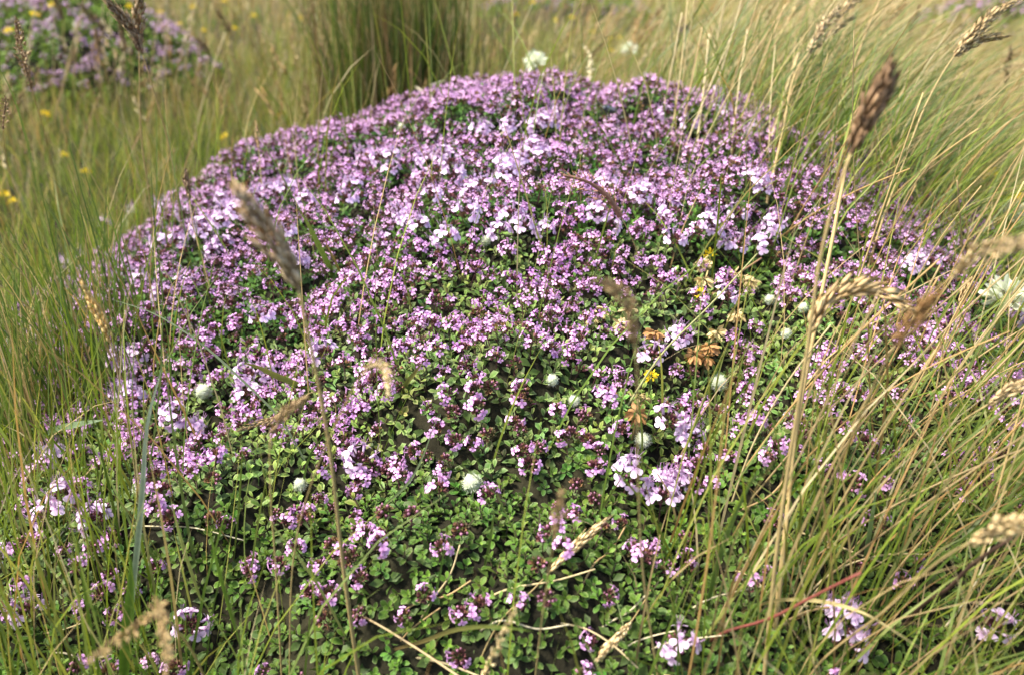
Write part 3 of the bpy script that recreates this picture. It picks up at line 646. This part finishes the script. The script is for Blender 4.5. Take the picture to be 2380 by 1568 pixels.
S_('near stalk with a thick dark brown seed head, blurred above the tussock', [(1770,1640),(1815,1200),(1870,850),(1930,500),(1986,335),(2015,270),(2040,220),(2060,170)], 4, .27, .0011, .0032, 64, .0075, (.26,.16,.08), (.12,.07,.035), open_=.4)
S_('straw with a tan seed head drooping like a shepherd crook', [(1800,1500),(1825,1250),(1848,1020),(1870,860),(1886,765),(1925,700),(1985,672),(2045,682),(2102,712)], 5, .34, .0010, .0030, 66, .0090, (.60,.43,.2), (.33,.22,.1))
S_('stalk with a short blurred ginger-brown seed head at the grassy margin', [(1840,1380),(1930,1120),(2000,970),(2050,855),(2085,795),(2130,740),(2172,688)], 3, .23, .0006, .0024, 52, .0048, (.42,.24,.09), (.28,.16,.07))
S_('long leaning stalk with a pale seed head, low over the straw', [(1850,1640),(1884,1568),(2060,1415),(2215,1281),(2262,1256),(2320,1228),(2400,1206)], 3, .24, .0006, .0024, 44, .006, (.58,.44,.22), (.4,.29,.14))
S_('blurred stalk whose big pale head hangs above the white clover', [(1900,1000),(1990,830),(2130,700),(2225,635),(2260,597),(2320,575),(2400,560)], 4, .20, .0005, .0028, 60, .006, (.56,.42,.22), (.42,.31,.16))
S_('thin straw with a slim upright tan head beside the white clover', [(2150,1010),(2175,905),(2195,800),(2230,705),(2240,680),(2252,655)], 3, .46, .0006, .0013, 26, .0052)
S_('leaning stalk with a feathery tan head above the matted straw', [(2050,1270),(2160,1080),(2240,975),(2298,938),(2340,910),(2395,884)], 3, .34, .0006, .0018, 40, .006, (.55,.42,.22), (.38,.27,.13))
S_('broken straw with a bent golden seed head lying over the green leaves', [(500,1660),(470,1560),(425,1480),(395,1446),(362,1430),(300,1470),(255,1500),(205,1535)], 4, .22, .0007, .0016, 40, .0048, (.56,.40,.18), (.33,.22,.09), extra=(([(395,1446),(372,1425),(367,1400)], .225), ([(372,1432),(385,1480),(386,1570)], .225)))
S_('small stalk with a smooth pale tan head before the lilac flowers', [(325,1290),(318,1130),(300,1000),(272,860),(250,778),(228,730),(196,668)], 3, .36, .0005, .0022, 40, .0052, (.58,.40,.15), (.50,.34,.13), open_=.2)
S_('stalk with a fuzzy tan head held above the pale blooms', [(655,1600),(640,1300),(628,1100),(633,1005),(662,962),(706,926)], 3, .29, .0005, .0016, 36, .005, (.40,.28,.13), (.30,.2,.1))
S_('thin arching stem with a small tan head resting near the pale blooms', [(775,1000),(770,925),(735,910),(668,955),(630,975),(562,996)], 3, .40, .0004, .0015, 32, .005, (.48,.34,.16), (.33,.22,.11))
S_('slender stalk with a short hooked creamy head', [(668,1610),(700,1200),(790,965),(835,880),(856,853),(884,850),(902,910)], 3, .27, .0004, .0013, 26, .0048, (.62,.49,.26), (.45,.32,.15))
S_('blurred stalk with a drooping brown head over the green gap', [(1540,1620),(1492,1300),(1482,1040),(1480,850),(1474,775),(1455,700),(1425,668),(1388,655)], 4, .21, .0005, .0016, 40, .0046, (.32,.22,.11), (.24,.16,.08))
S_('blurred stalk with a small upright brown head above the leaf mat', [(1236,1640),(1262,1420),(1280,1300),(1290,1240),(1298,1195),(1307,1145)], 3, .24, .0004, .0015, 32, .0044, (.40,.28,.13), (.3,.2,.1))
S_('straw-coloured seed head slanting over the leaf mat on a thin stem', [(1085,1590),(1180,1450),(1240,1380),(1280,1325),(1330,1275),(1402,1212)], 3, .37, .0005, .0013, 40, .0062, (.64,.50,.27), (.45,.32,.15), open_=.22)
S_('thick creamy seed head rising from the nearest leaves', [(1085,1680),(1110,1610),(1130,1560),(1165,1480),(1198,1415)], 4, .26, .0007, .0013, 34, .0056, (.66,.53,.28), (.5,.37,.17), open_=.18)
S_('fallen stem with a pale oat-like head pointing down', [(1560,1290),(1530,1340),(1500,1400),(1468,1442),(1440,1475),(1392,1528)], 3, .33, .0005, .0016, 40, .006, (.66,.52,.28), (.5,.36,.17), open_=.25)
S_('small stalk with a narrow dark brown head at the edge of the flowers', [(494,690),(470,600),(448,520),(440,462),(435,430),(432,402)], 3, .60, .0006, .0018, 34, .0055, (.22,.14,.08), (.13,.08,.05))
S_('hair-thin reddish stalk with a tiny spike above the far flowers', [(618,480),(608,420),(601,345),(598,318),(595,288)], 3, .74, .0006, .0012, 22, .005, (.36,.25,.12), (.25,.16,.08))
S_('fine stalk with an airy panicle of reddish seeds over the flowers', [(1500,640),(1475,570),(1440,500),(1405,450),(1370,425),(1310,408)], 4, .50, .0005, .0075, 60, .0042, (.36,.20,.11), (.24,.12,.08), open_=1.1)
S_('stalk with a pale twisted head just beyond the crest', [(1366,240),(1367,200),(1372,160),(1372,132),(1357,108)], 4, 1.05, .0010, .0032, 26, .0105, (.66,.58,.35), (.55,.46,.25))
# smaller far heads, alike but for their place
for i, (bx, by, hx, hy, tx, ty, d, c) in enumerate([(2040,330,2092,191,2144,140,1.1,0),(2090,400,2171,243,2222,185,.95,0),(1930,330,1956,232,1973,178,1.0,0),(1870,290,1911,174,1959,113,1.1,0),(2330,380,2338,191,2349,118,.9,1),
  (1800,180,1836,51,1862,2,1.3,0),(2010,200,2050,80,2100,10,1.3,0),(2060,190,2110,95,2135,20,1.4,1),(2180,210,2200,110,2240,50,1.5,0),(1990,260,2040,150,2075,95,1.2,0),(2130,330,2190,205,2262,175,1.15,0),(2270,300,2300,175,2376,150,1.1,0),
  (260,230,236,68,190,16,1.5,1),(240,240,232,120,222,72,1.5,1),(520,260,492,137,459,94,1.5,1),(300,250,290,130,280,55,1.6,1),(160,150,146,44,125,-5,1.8,1),(560,180,540,90,505,25,1.9,1),(1905,250,1950,120,2010,60,1.5,0),(1740,200,1775,60,1800,5,1.6,0),
  (2250,560,2300,470,2376,430,.8,0),(2120,620,2200,545,2255,535,.75,0),(690,160,705,60,730,10,2.0,0),(1480,170,1500,70,1540,15,1.9,0),(2150,260,2205,175,2270,140,1.3,0),(1860,380,1920,230,1960,160,1.0,0)]):
    S_(f'far {"brown" if c else "golden"} seed head {"swaying" if c else "bent by the wind"} near {near(tx, ty)}', [(bx, by), ((bx + hx) / 2 - 6, (by + hy) / 2), (hx, hy), ((hx + tx) / 2, (hy + ty) / 2 - 4), (tx, ty)], 3, d, .0009 * d, .0034 * d, 26, .0095 * d,
       (.30, .21, .11) if c else (.54, .41, .2), (.17, .11, .06) if c else (.36, .25, .12), group='far brown seed heads' if c else 'far golden seed heads', dbase=min(depth_at(bx, by), d * 1.12))

def ribbon(b, P, width, col, wdir=None):
    P = np.asarray(P); n = len(P); t = np.gradient(P, axis=0); t /= np.linalg.norm(t, axis=1, keepdims=True)
    view = np.array([.25, -.75, .6]) if wdir is None else np.asarray(wdir, float)
    V = []; C = []
    for i in range(n):
        s = np.cross(t[i], view); s /= np.linalg.norm(s); nn = np.cross(s, t[i]); w = width[i] / 2
        V += [P[i] - s * w, P[i] - nn * w * .25, P[i] + s * w]; C += [col[i] * 1.05, col[i] * .85, col[i] * 1.05]
    F = []
    for i in range(n - 1):
        for k in (0, 1): a = 3 * i + k; F += [(a, a + 1, a + 4), (a, a + 4, a + 3)]
    b.add(V, F, np.array(C))
def blade(label, pts, dtip, w, cb, ct, group=None, wdir=None):
    P = spline(clear(path3(pts, dtip)), 18); u = np.linspace(0, 1, 18); base = P[0].copy()
    W = w * np.clip(np.minimum(.55 + 1.6 * u, 1.9 * (1 - u) ** .75 + .02), .02, 1)
    col = np.array(cb)[None] * (1 - u[:, None]) + np.array(ct)[None] * u[:, None]
    b = MB(); ribbon(b, P - base, W, col, wdir)
    return tag(link('grass_strand', b.mesh('grass_strand', M_GRASS), None, base), label, 'grass blade', group)
G1, G2, G3 = (.07, .12, .02), (.11, .15, .03), (.12, .19, .09)
blade('broad dark green blade rising through the middle of the flowers', [(782,655),(765,620),(738,565),(715,520),(697,490)], .55, .0042, G1, (.09,.12,.03))
blade('narrow brown-edged blade beside the broad dark green one', [(800,655),(780,610),(762,575),(750,545)], .56, .0018, (.12,.13,.03), (.22,.13,.06))
blade('olive blade arching low from the white blooms', [(735,908),(690,893),(640,872),(600,853),(566,842)], .44, .0036, G1, (.16,.14,.04))
blade('short yellow-green blade with a brown tip in the leaf mat', [(930,915),(945,890),(962,868),(982,842)], .45, .0026, (.14,.20,.03), (.24,.17,.06))
blade('pale blue-green downy blade standing tall in the near grass', [(285,1600),(300,1450),(318,1280),(330,1150),(345,970),(378,848)], .34, .0027, (.13,.17,.07), (.30,.34,.25))
blade('thin grey-green blade arching over the flowers from the grassy margin', [(740,1120),(640,960),(560,880),(450,785),(350,725),(252,694)], .42, .0012, (.16,.2,.1), (.26,.31,.17))
blade('dark green rush-like blade with an orange tip at the grassy margin', [(200,540),(240,440),(275,350),(300,300)], .5, .0020, (.04,.08,.015), (.07,.09,.02))
blade('long dark blade crossing the edge of the flowers', [(235,620),(290,520),(340,430),(400,365),(455,300)], .55, .0015, (.05,.09,.02), (.10,.12,.04))
blade('dark arching rush blade at the outermost grass', [(100,560),(85,430),(55,300),(25,210),(0,160)], .5, .0022, (.04,.07,.015), (.06,.09,.02))
blade('broad bright green blade low among the near grass', [(280,1620),(292,1500),(302,1380),(305,1290)], .36, .0052, (.11,.2,.02), (.12,.2,.03))
blade('wide fallen green blade in the grass before the lilac flowers', [(245,870),(215,800),(185,745),(172,720)], .47, .0060, (.07,.13,.02), (.08,.13,.02))
blade('dead flat straw blade lying on the thyme', [(352,572),(380,548),(410,532),(430,515)], .66, .0040, (.18,.17,.06), (.32,.28,.14))
blade('grey-green fallen blade lying across the near leaves', [(70,1020),(120,1000),(180,985),(240,975)], .40, .0042, (.12,.19,.08), (.20,.27,.15))
blade('wide glaucous blade upright among the matted straw', [(2010,1310),(2018,1255),(2028,1190),(2040,1120)], .36, .0042, (.11,.17,.08), (.14,.2,.10))
blade('long broad green blade slanting through the near straw', [(1640,1420),(1668,1310),(1710,1190),(1770,1075)], .34, .0028, (.10,.17,.03), (.15,.21,.06))
blade('arched yellow-green blade lying over the nearest leaves', [(900,1500),(980,1490),(1060,1462),(1150,1455),(1240,1466)], .29, .0020, (.26,.17,.07), (.12,.19,.03))
blade('grass-green blade slanting over the leaf mat', [(1020,960),(950,1120),(870,1200),(820,1300)][::-1], .42, .0013, (.10,.15,.04), (.16,.2,.09))
blade('pale curved blade arching across the matted straw', [(1700,1420),(1800,1395),(1900,1395),(2010,1425),(2100,1480),(2182,1538)], .28, .0016, (.5,.38,.16), (.55,.46,.22))
for i, (p, dt, w) in enumerate([([(1320,560),(1340,520),(1365,470)], .62, .0012),([(1255,600),(1262,560),(1280,500)], .6, .0014),([(1010,600),(1018,540),(1022,480)], .62, .0012),([(1130,700),(1140,660),(1152,610)], .53, .0030),([(1165,690),(1172,650),(1180,600)], .53, .0026),([(1590,560),(1620,510),(1660,455)], .62, .0013),([(1660,980),(1668,880),(1690,800)], .44, .0016),([(1490,1130),(1492,1000),(1480,900)], .4, .0013),([(1540,1000),(1600,930),(1650,880)], .45, .0013),([(1710,910),(1720,860),(1735,790)], .46, .0016),([(1230,780),(1260,730),(1290,680)], .5, .0012),([(1330,800),(1400,720),(1440,680)], .5, .0012),([(1120,1330),(1140,1250),(1150,1170)], .38, .0014),([(1450,1100),(1400,1180),(1370,1220)][::-1], .4, .0012),([(940,1500),(1010,1380),(1040,1230)], .36, .0011),([(700,1130),(720,1060),(760,1000)], .41, .0012),([(540,1300),(555,1180),(565,1010)], .38, .0010),([(470,1400),(420,1250),(395,1150)], .36, .0016),([(560,1500),(510,1330),(480,1200)], .33, .0016),([(820,1500),(720,1330),(600,1180)], .33, .0012)]):
    c = random.Random(i).choice([G1, G2, (.15, .17, .06)]); blade(f'{"broad" if w > .0015 else "thin"} green grass blade rising through the thyme near {near(*p[1])}', p, dt, w, c, np.array(c) * 1.3, 'grass blades growing through the thyme')

def straw(label, pts, dtip, rad, col, group=None, dbase=None):
    P = path3(pts, dtip, dbase); P = clear(P) if dbase is None else P
    P = spline(P, 14); base = P[0].copy(); c = np.array(col); b = MB()
    tube(b, P - base, np.linspace(rad, rad * .7, 14), np.linspace(c * .8, c * 1.05, 14), 5)
    return tag(link('straw', b.mesh('straw', M_DRY), None, base), label, 'straw', group)
straw('thick golden straw standing tallest among the flowers\' windward edge', [(1800,1470),(1825,1230),(1850,1000),(1890,780),(1930,580),(1965,390)], .40, .0013, (.50,.36,.15))
straw('pair-splitting pale straw with a cut top in the long grass', [(1755,440),(1790,330),(1830,200),(1856,125)], .82, .0017, (.58,.46,.22))
straw('bent reddish straw looped over the matted grass', [(1620,1500),(1680,1470),(1780,1440),(1900,1380),(2000,1330)], .30, .0008, (.24,.07,.05))
straw('long dark bead-jointed stem slanting through the matted straw', [(2090,1460),(2150,1400),(2200,1370),(2250,1320),(2350,1250)], .27, .0010, (.09,.05,.035))
straw('slender tan straw crossing the near leaves', [(1080,1580),(960,1500),(860,1440),(800,1400)][::-1], .33, .0006, (.52,.38,.2))
straw('reddish straw lying across the flowers near the dried clover', [(1610,720),(1660,680),(1710,640),(1770,600)], .56, .0009, (.34,.19,.10))
straw('thin straw leaning over the yellow-flowered gap', [(1440,960),(1540,820),(1640,720),(1760,590)], .50, .0007, (.30,.30,.12))
for lab, p in (('bleached white dead blade standing at the foot of the rush tussock', [(1012,250),(1003,215),(985,165)]), ('bleached bent blade crossing the crest below the rush tussock', [(1010,240),(1022,205),(1015,180),(1040,150)]), ('long bleached blade arched along the crest', [(1000,200),(1040,188),(1090,190),(1130,205)]),
               ('pale dead blade looped over the crest flowers', [(985,215),(960,195),(952,180),(965,160)]), ('straight bleached straw lying over the crest flowers', [(1140,330),(1200,290),(1260,262)])):
    straw(lab, p, depth_at(p[-1][0], max(p[-1][1], 215)) * .97, .0016, (.60,.52,.36), dbase=min(depth_at(*p[0]), 1.0) - .012)
R1 = random.Random(3)
for i in range(62):      # windswept straws along one side of the cushion
    bx, by = R1.choice([(R1.uniform(1650, 2400), R1.uniform(1000, 1600)), (R1.uniform(1900, 2450), R1.uniform(620, 1100)), (R1.uniform(1750, 2300), R1.uniform(330, 560))])
    d0 = depth_at(bx, by); ln = R1.uniform(.09, .20) / d0 * 1850; a = math.radians(R1.gauss(55, 16)); k = R1.uniform(-.25, .05)
    p = [(bx + math.cos(a + k * t) * ln * t, by - math.sin(a + k * t) * ln * t) for t in (0, .33, .66, 1)]
    _c = R1.choice([(.50,.36,.15),(.55,.44,.22),(.42,.27,.10),(.36,.26,.12)]); _f = 'long' if ln * d0 > 270 else 'short'
    straw(f'{_f} bare {hue(_c)} straw leaning with the wind beside {near(bx, by)}', p, d0 * R1.uniform(.80, .92), R1.uniform(.00035, .0007) * (1 if d0 < .6 else 1.5), _c, 'bare straws leaning beside the thyme')
for i in range(60):      # straws in the meadow behind
    bx, by = R1.choice([(R1.uniform(1250, 2300), R1.uniform(150, 330)), (R1.uniform(0, 800), R1.uniform(180, 420)), (R1.uniform(1400, 1900), R1.uniform(180, 420))])
    d0 = max(depth_at(bx, by), 1.0); rt = bx > 1200; ln = R1.uniform(.14, .30) / d0 * 1850; a = math.radians(R1.gauss(72 if rt else 90, 8))
    p = [(bx + math.cos(a - .1 * t) * ln * t, by - math.sin(a - .1 * t) * ln * t) for t in (0, .33, .66, 1)]
    if depth_at(bx, by) < 1.0: continue
    _c = R1.choice([(.50,.38,.18),(.55,.44,.24),(.42,.29,.13)])
    straw(f'{"tall" if ln * d0 > 400 else "short"} {hue(_c)} straw in the meadow near {near(bx, by)}', p, d0 * .93, R1.uniform(.0009, .0016), _c, 'straws in the meadow behind')
for i in range(34):      # tall straws close behind the flowers' windward edge
    bx, by = R1.uniform(1500, 2150), R1.uniform(210, 420); d0 = max(depth_at(bx, by), .8)
    ln = R1.uniform(240, 470); a = math.radians(R1.gauss(74, 7)); k = R1.uniform(-.12, .06); _c = R1.choice([(.52,.40,.19),(.60,.48,.26),(.48,.33,.15)])
    p = [(bx + math.cos(a + k * t) * ln * t, by - math.sin(a + k * t) * ln * t) for t in (0, .33, .66, 1)]
    straw(f'{"very tall" if ln > 350 else "slim"} {hue(_c)} straw rising close behind the flowers near {near(bx, by)}', p, d0 * R1.uniform(.9, 1.02), R1.uniform(.0007, .0013) * d0, _c, 'tall straws close behind the flowers')
for i in range(30):      # straws fallen flat
    bx, by = R1.choice([(R1.uniform(1650, 2380), R1.uniform(1100, 1560)), (R1.uniform(0, 400), R1.uniform(1150, 1560)), (R1.uniform(900, 1600), R1.uniform(1380, 1560))])
    ln = R1.uniform(120, 330); a = math.radians(R1.uniform(-35, 50)); c = R1.uniform(-.5, .5)
    p = [(bx + math.cos(a + c * t) * ln * t, by - math.sin(a + c * t) * ln * t) for t in (0, .33, .66, 1)]
    _c = R1.choice([(.58,.46,.24),(.50,.34,.15),(.62,.54,.34)])
    straw(f'{"long" if ln > 225 else "short"} {hue(_c)} dead straw fallen flat near {near(bx, by)}', p, depth_at(*p[-1]) - .012, R1.uniform(.0004, .0007), _c, 'fallen straws')

# ------------------------------------------------------------------ tussocks
def tussock(name, label, fx, fy, d, n, h, spread, az, lean, cols, dryc, w):
    c = at(fx, fy, d); cx, cy = c[0], c[1]; base = np.array([cx, cy, float(H(cx, cy))]); t = thing(name, label, 'grass tussock', base)
    for nm, m, frac, cc, wid in (('blade_tuft', M_GRASS, .72, cols, w), ('dead_blade_tuft', M_DRY, .28, dryc, w * .9)):
        k = int(n * frac); x = cx + rng.normal(0, spread, k); y = cy + rng.normal(0, spread * .8, k)
        az_ = rng.normal(az, .8, k) if lean > .3 else rng.uniform(0, 6.28, k)
        g = np.array(cc)[rng.integers(0, len(cc), k)] * rng.uniform(.7, 1.2, (k, 1))
        V, F, C, M, _ = blades(x, y, rng.uniform(.55, 1.1, k) * h, rng.uniform(.7, 1.2, k) * wid, az_, np.abs(rng.normal(lean * .6, .10, k)), rng.normal(lean, .22, k), g * .75, g * 1.15, 6)
        o = link(nm, to_mesh(nm, V - base, F, C, m), t); o['kind'] = 'stuff'
tussock('rush_tussock', 'tall dark green and rust-brown rush tussock rising behind the crest', 930, 150, 1.42, 1150, .46, .062, 0, .11, [(.07,.115,.018),(.09,.13,.022),(.11,.10,.03)], [(.20,.11,.04),(.34,.24,.11),(.15,.09,.04)], .0032)
tussock('grass_tussock', 'fine-leaved tussock swept over by the wind beside the flowers', 1930, 330, .98, 1500, .27, .10, .05, .85, [(.08,.125,.02),(.10,.14,.03),(.06,.10,.02)], [(.42,.31,.14),(.34,.25,.12)], .0016)
tussock('grass_tussock', 'low green tuft at the root of the windswept tussock', 1990, 470, .80, 420, .12, .05, .2, .5, [(.07,.13,.025),(.10,.17,.04)], [(.4,.3,.14)], .0017)
tussock('grass_tussock', 'thick green tuft at the leafy margin by the lilac flowers', 40, 760, .55, 420, .15, .045, .8, .22, [(.07,.115,.02),(.10,.14,.03)], [(.40,.28,.12)], .0016)

# ------------------------------------------------------------------ clover, yellow flowers, dried heads, galls, insects
def petal_ball(b, R, n, L, W, col, col2, zmin=-.35, droop=0.0, rs=0):
    r = random.Random(rs)
    for i in range(n):
        z = 1 - (1 - zmin) * (i + .5) / n; ph = i * 2.39996; q_ = math.sqrt(max(0, 1 - z * z)); d = np.array([q_ * math.cos(ph), q_ * math.sin(ph), z])
        d2 = d + np.array([0, 0, droop]) + np.array([r.gauss(0, .12) for _ in range(3)])
        F_ = frame1(d2, r.uniform(0, 6.28)); l = L * r.uniform(.8, 1.15)
        V = np.array([(0, 0, 0), (.5 * W, 0, .45 * l), (-.5 * W, 0, .45 * l), (.38 * W, .12 * W, .8 * l), (-.38 * W, .12 * W, .8 * l), (0, .05 * W, l), (0, -.22 * W, .45 * l)])
        Fc = [(0, 1, 6), (0, 6, 2), (6, 1, 3), (6, 4, 2), (6, 3, 5), (6, 5, 4)]
        m = r.random(); c = np.array(col) * (1 - m) + np.array(col2) * m
        b.add(V @ F_.T + d * R * .45, Fc, np.tile(c, (7, 1)) * np.array([.8, 1, 1, 1, 1, 1.05, .9])[:, None])
def flower(name, label, cat, p, hgt, R, n, L, W, col, col2, group=None, zmin=-.35, droop=0., m=M_PETAL, tilt=(0, 0), stemc=(.10, .14, .04), part='petals', leaf=True, rs=0):
    g0 = np.array([p[0] - tilt[0], p[1] - tilt[1], 0]); g0[2] = float(H(g0[0], g0[1])) - .003
    t = thing(name, label, cat, g0, group); top = np.asarray(p) - g0
    b = MB(); tube(b, spline([(0, 0, 0), top * .5 + np.array([tilt[0] * .2, 0, 0]), top], 6), [.0007 * R / .006 + .0003] * 6, stemc, 4); link('stem', b.mesh('stem', M_GRASS), t)
    b = MB(); petal_ball(b, R, n, L, W, col, col2, zmin, droop, rs); o = link(part, b.mesh(part, m), t, top)
    o.rotation_euler = (random.Random(rs).uniform(-.4, .4), random.Random(rs + 1).uniform(-.4, .4), 0)
    if leaf:
        b = MB(); lp = leaf_proto(rim=False, W=.75, fold=.08, cb=(.07, .13, .03), ce=(.10, .17, .05))
        for k in range(3): put(b, lp, rotz(k * 2.09 + rs) @ rotx(.25), np.array([.002, 0, .006]), R * 1.1)
        link('leaf', b.mesh('leaf', M_LEAF), t)
    return t
WH, WH2 = (.78, .78, .62), (.66, .70, .45)
for lab, fx, fy, d, R in (('round white clover head standing just behind the crest', 1245, 147, 1.12, .013), ('large creamy white clover head among the straws at the grassy margin', 2338, 692, .56, .0125), ('small blurred white clover head in the far grass beside yellow flowers', 1462, 118, 1.9, .016), ('white clover head below the bright yellow trefoil', 2352, 495, .80, .011)):
    flower('clover', lab, 'clover', at(fx, fy, d), 0, R, 62, R * .95, R * .33, WH, WH2, 'white clover heads', tilt=(.004, .004), rs=int(fx))
YE, YE2 = (.80, .55, .01), (.85, .66, .03)
for lab, fx, fy, d, R, n in (('small round bright yellow trefoil head standing alone in the leaf mat', 1513, 874, .47, .0034, 26), ('tiny yellow trefoil head beside the dried clover heads', 1627, 682, .57, .0032, 22), ('pale lemon trefoil head opening beside pale thyme', 1650, 594, .62, .004, 18), ('bright yellow trefoil cluster above the white clover', 2345, 466, .80, .0085, 16), ('bright yellow bloom beside the yellow trefoil cluster', 2376, 470, .80, .008, 12), ('yellow trefoil head in the windblown grass', 2303, 412, .9, .008, 16)):
    flower('trefoil', lab, 'yellow flower', at(fx, fy, min(d, depth_at(fx, fy) - .016)), 0, R, n, R * .95, R * .5, YE, YE2, tilt=(.002, .003), rs=int(fx))
for i, (fx, fy) in enumerate([(523,322),(105,268),(20,75),(150,365),(200,403),(10,455),(30,472),(122,15),(80,37),(417,60),(475,75),(545,70),(372,32),(521,6),(1414,92),(1442,92),(1410,106),(1419,122),(1330,45),(1200,38),(1240,8),(1292,52),(700,45),(1375,78),(655,270),(300,20),(590,40),(450,20),(1495,117)]):
    d = min(depth_at(fx, fy + 12) * .93, 3.4); p = at(fx, fy, d); R = .0062 * max(1, d ** .55)
    flower('yellow_flower', 'small yellow flower dotted in the meadow grass behind', 'yellow flower', p, 0, R, 12, R, R * .62, YE, YE2, 'yellow flowers in the meadow', zmin=.1, tilt=(.004, .002), leaf=False, rs=i)
DR, DR2 = (.62, .47, .22), (.40, .21, .08)
for i, (fx, fy, k) in enumerate([(1378,738,0),(1406,726,0),(1445,757,0),(1462,722,0),(1648,806,1),(1640,832,1),(1613,826,1),(1665,772,0),(1713,733,0),(1704,640,0),(1730,648,0),(1637,652,0),(1635,612,0),(1486,926,0),(1520,775,1),(1480,960,1),(1745,655,0)]):
    d = depth_at(fx, fy) - .017; p = at(fx, fy, d); c, c2 = (DR, (.58, .46, .22)) if k == 0 else (DR2, (.40, .22, .08))
    flower('dried_clover', ['withered tan clover head drooping by ', 'withered rust-brown clover head sunk in the thyme by '][k] + near(fx + 60, fy), 'dried clover', p, 0, .0042, 26, .0058, .0026, c, c2, ['withered tan clover heads', 'withered rust-brown clover heads'][k], droop=-.9, m=M_DRY, tilt=(.003, .002), stemc=(.16, .12, .05), leaf=(i % 3 == 0), rs=i)
def gall(label, fx, fy, R, grp):
    d = depth_at(fx, fy); p = at(fx, fy, d); p[2] = float(H(p[0], p[1])) + R * 1.0 + .006
    t = thing('woolly_gall', label, 'gall', p, grp); r = random.Random(int(fx)); b = MB()
    V, F = BALL2; n = np.array([1 + .22 * math.sin(9 * v[0] + 2) * math.sin(8 * v[1] + 1) + .1 * math.sin(17 * v[2]) for v in V]); b.add(V * n[:, None] * R * .82, F, (.58, .62, .44))
    link('core', b.mesh('core', M_WOOL), t); b = MB()
    for i in range(420):
        d_ = np.array([r.gauss(0, 1) for _ in range(3)]); d_ /= np.linalg.norm(d_); s = np.array([r.gauss(0, 1) for _ in range(3)]) * .45; p0 = d_ * R * .8; p1 = p0 + (d_ + s) * R * .28; w = np.cross(d_, s); w = w / np.linalg.norm(w) * R * .022
        b.add([p0 - w, p0 + w, p1], [(0, 1, 2)], np.array((.80, .83, .70)) * r.uniform(.85, 1.05))
    o = link('wool', b.mesh('wool', M_WOOL), t); o['kind'] = 'stuff'
    lp = leaf_proto(rim=False, W=.55, cb=(.30, .36, .20), ce=(.5, .55, .38))
    for k in range(5):
        b = MB(); put(b, lp, rotz(k * 1.26) @ rotx(.35 + .5 * (k % 2)), np.array([0, 0, -.2 * R]), R * 1.15); link('bract', b.mesh('bract', M_WOOL), t)
for lab, fx, fy, R in (('large round woolly white gall beside the bare patch in the green leaves', 1098, 1163, .0056), ('fluffy white gall below the lone yellow trefoil', 1664, 928, .0056), ('half-hidden white gall just above the pale bloom cluster', 1490, 1060, .0046), ('small white gall behind the leaning tan stalk', 703, 1162, .0040), ('grey-white shaggy gall under the pale blooms', 480, 945, .0054)): gall(lab, fx, fy, R, None)
for fx, fy in ((1333,967),(1283,918),(1785,727),(1862,747),(1822,806),(330,1168),(935,320),(1130,590)): gall('small woolly white gall sunk in the thyme', fx, fy, .0036, 'small woolly galls')

def insect(label, fx, fy, d, s, yaw, pitch):
    p = at(fx, fy, d); t = thing('insect', label, 'insect', p); t.rotation_euler = (pitch, 0, yaw)
    prof = [(-1.0, .02), (-.92, .18), (-.7, .33), (-.42, .40), (-.15, .36), (0, .24), (.12, .32), (.34, .40), (.55, .33), (.66, .17), (.74, .20), (.86, .22), (.98, .15), (1.04, .02)]
    b = MB(); K = 12; V = []; F = []; C = []
    for yv, rr in prof:
        for k in range(K): a = 2 * math.pi * k / K; V.append((rr * math.cos(a) * s, yv * s, rr * .85 * math.sin(a) * s)); C.append((.012, .016, .024))
    for i in range(len(prof) - 1):
        for k in range(K): a, c = i * K + k, i * K + (k + 1) % K; F += [(a, c, c + K), (a, c + K, a + K)]
    b.add(V, F, np.array(C)); link('body', b.mesh('body', M_CHITIN), t)
    for sg in (-1, 1):
        b = MB(); W = [(0, .35), (.35, .30), (.62, -.1), (.70, -.6), (.52, -1.05), (.28, -1.1), (.12, -.5)]
        V = [(sg * u * s, v * s, (.36 + .05 * u) * s) for u, v in W]; b.add(V, [(0, i, i + 1) for i in range(1, 6)], (.03, .035, .05)); link('wing', b.mesh('wing', M_CHITIN), t)
        b = MB(); tube(b, np.array([(sg * .08, .98, .08), (sg * .2, 1.25, .25), (sg * .35, 1.5, .28)]) * s, np.array([.03, .03, .05]) * s, (.012, .012, .018), 4); link('antenna', b.mesh('antenna', M_CHITIN), t)
        for k in (-.05, .25, .5):
            b = MB(); tube(b, np.array([(sg * .25, k, -.2), (sg * .6, k + .1 * (k - .2), -.1), (sg * .8, k + (k - .2) * .8, -.55)]) * s, np.array([.05, .04, .03]) * s, (.012, .012, .018), 4); link('leg', b.mesh('leg', M_CHITIN), t)
pd = depth_at(1412, 262); insect('blue-black bee feeding on the flowers near the crest', 1412, 255, pd - .042, .0074, 1.2, .35)
pd = depth_at(612, 312); insect('slim dark winged insect clinging to a pale thyme head at the cushion\'s edge', 608, 300, pd - .036, .0084, .5, 1.0)
# dark knobbed head in the far grass
flower('dark_seed_head', 'dark purple-brown knobbed seed head on a stem in the meadow behind', 'seed head', at(1592, 72, 1.6), 0, .012, 40, .009, .004, (.08, .05, .06), (.14, .10, .10), m=M_SEED, tilt=(.01, .01), stemc=(.16, .13, .06), leaf=False)
print('tris', sum(len(m.polygons) for m in bpy.data.meshes), 'objects', len(bpy.data.objects))
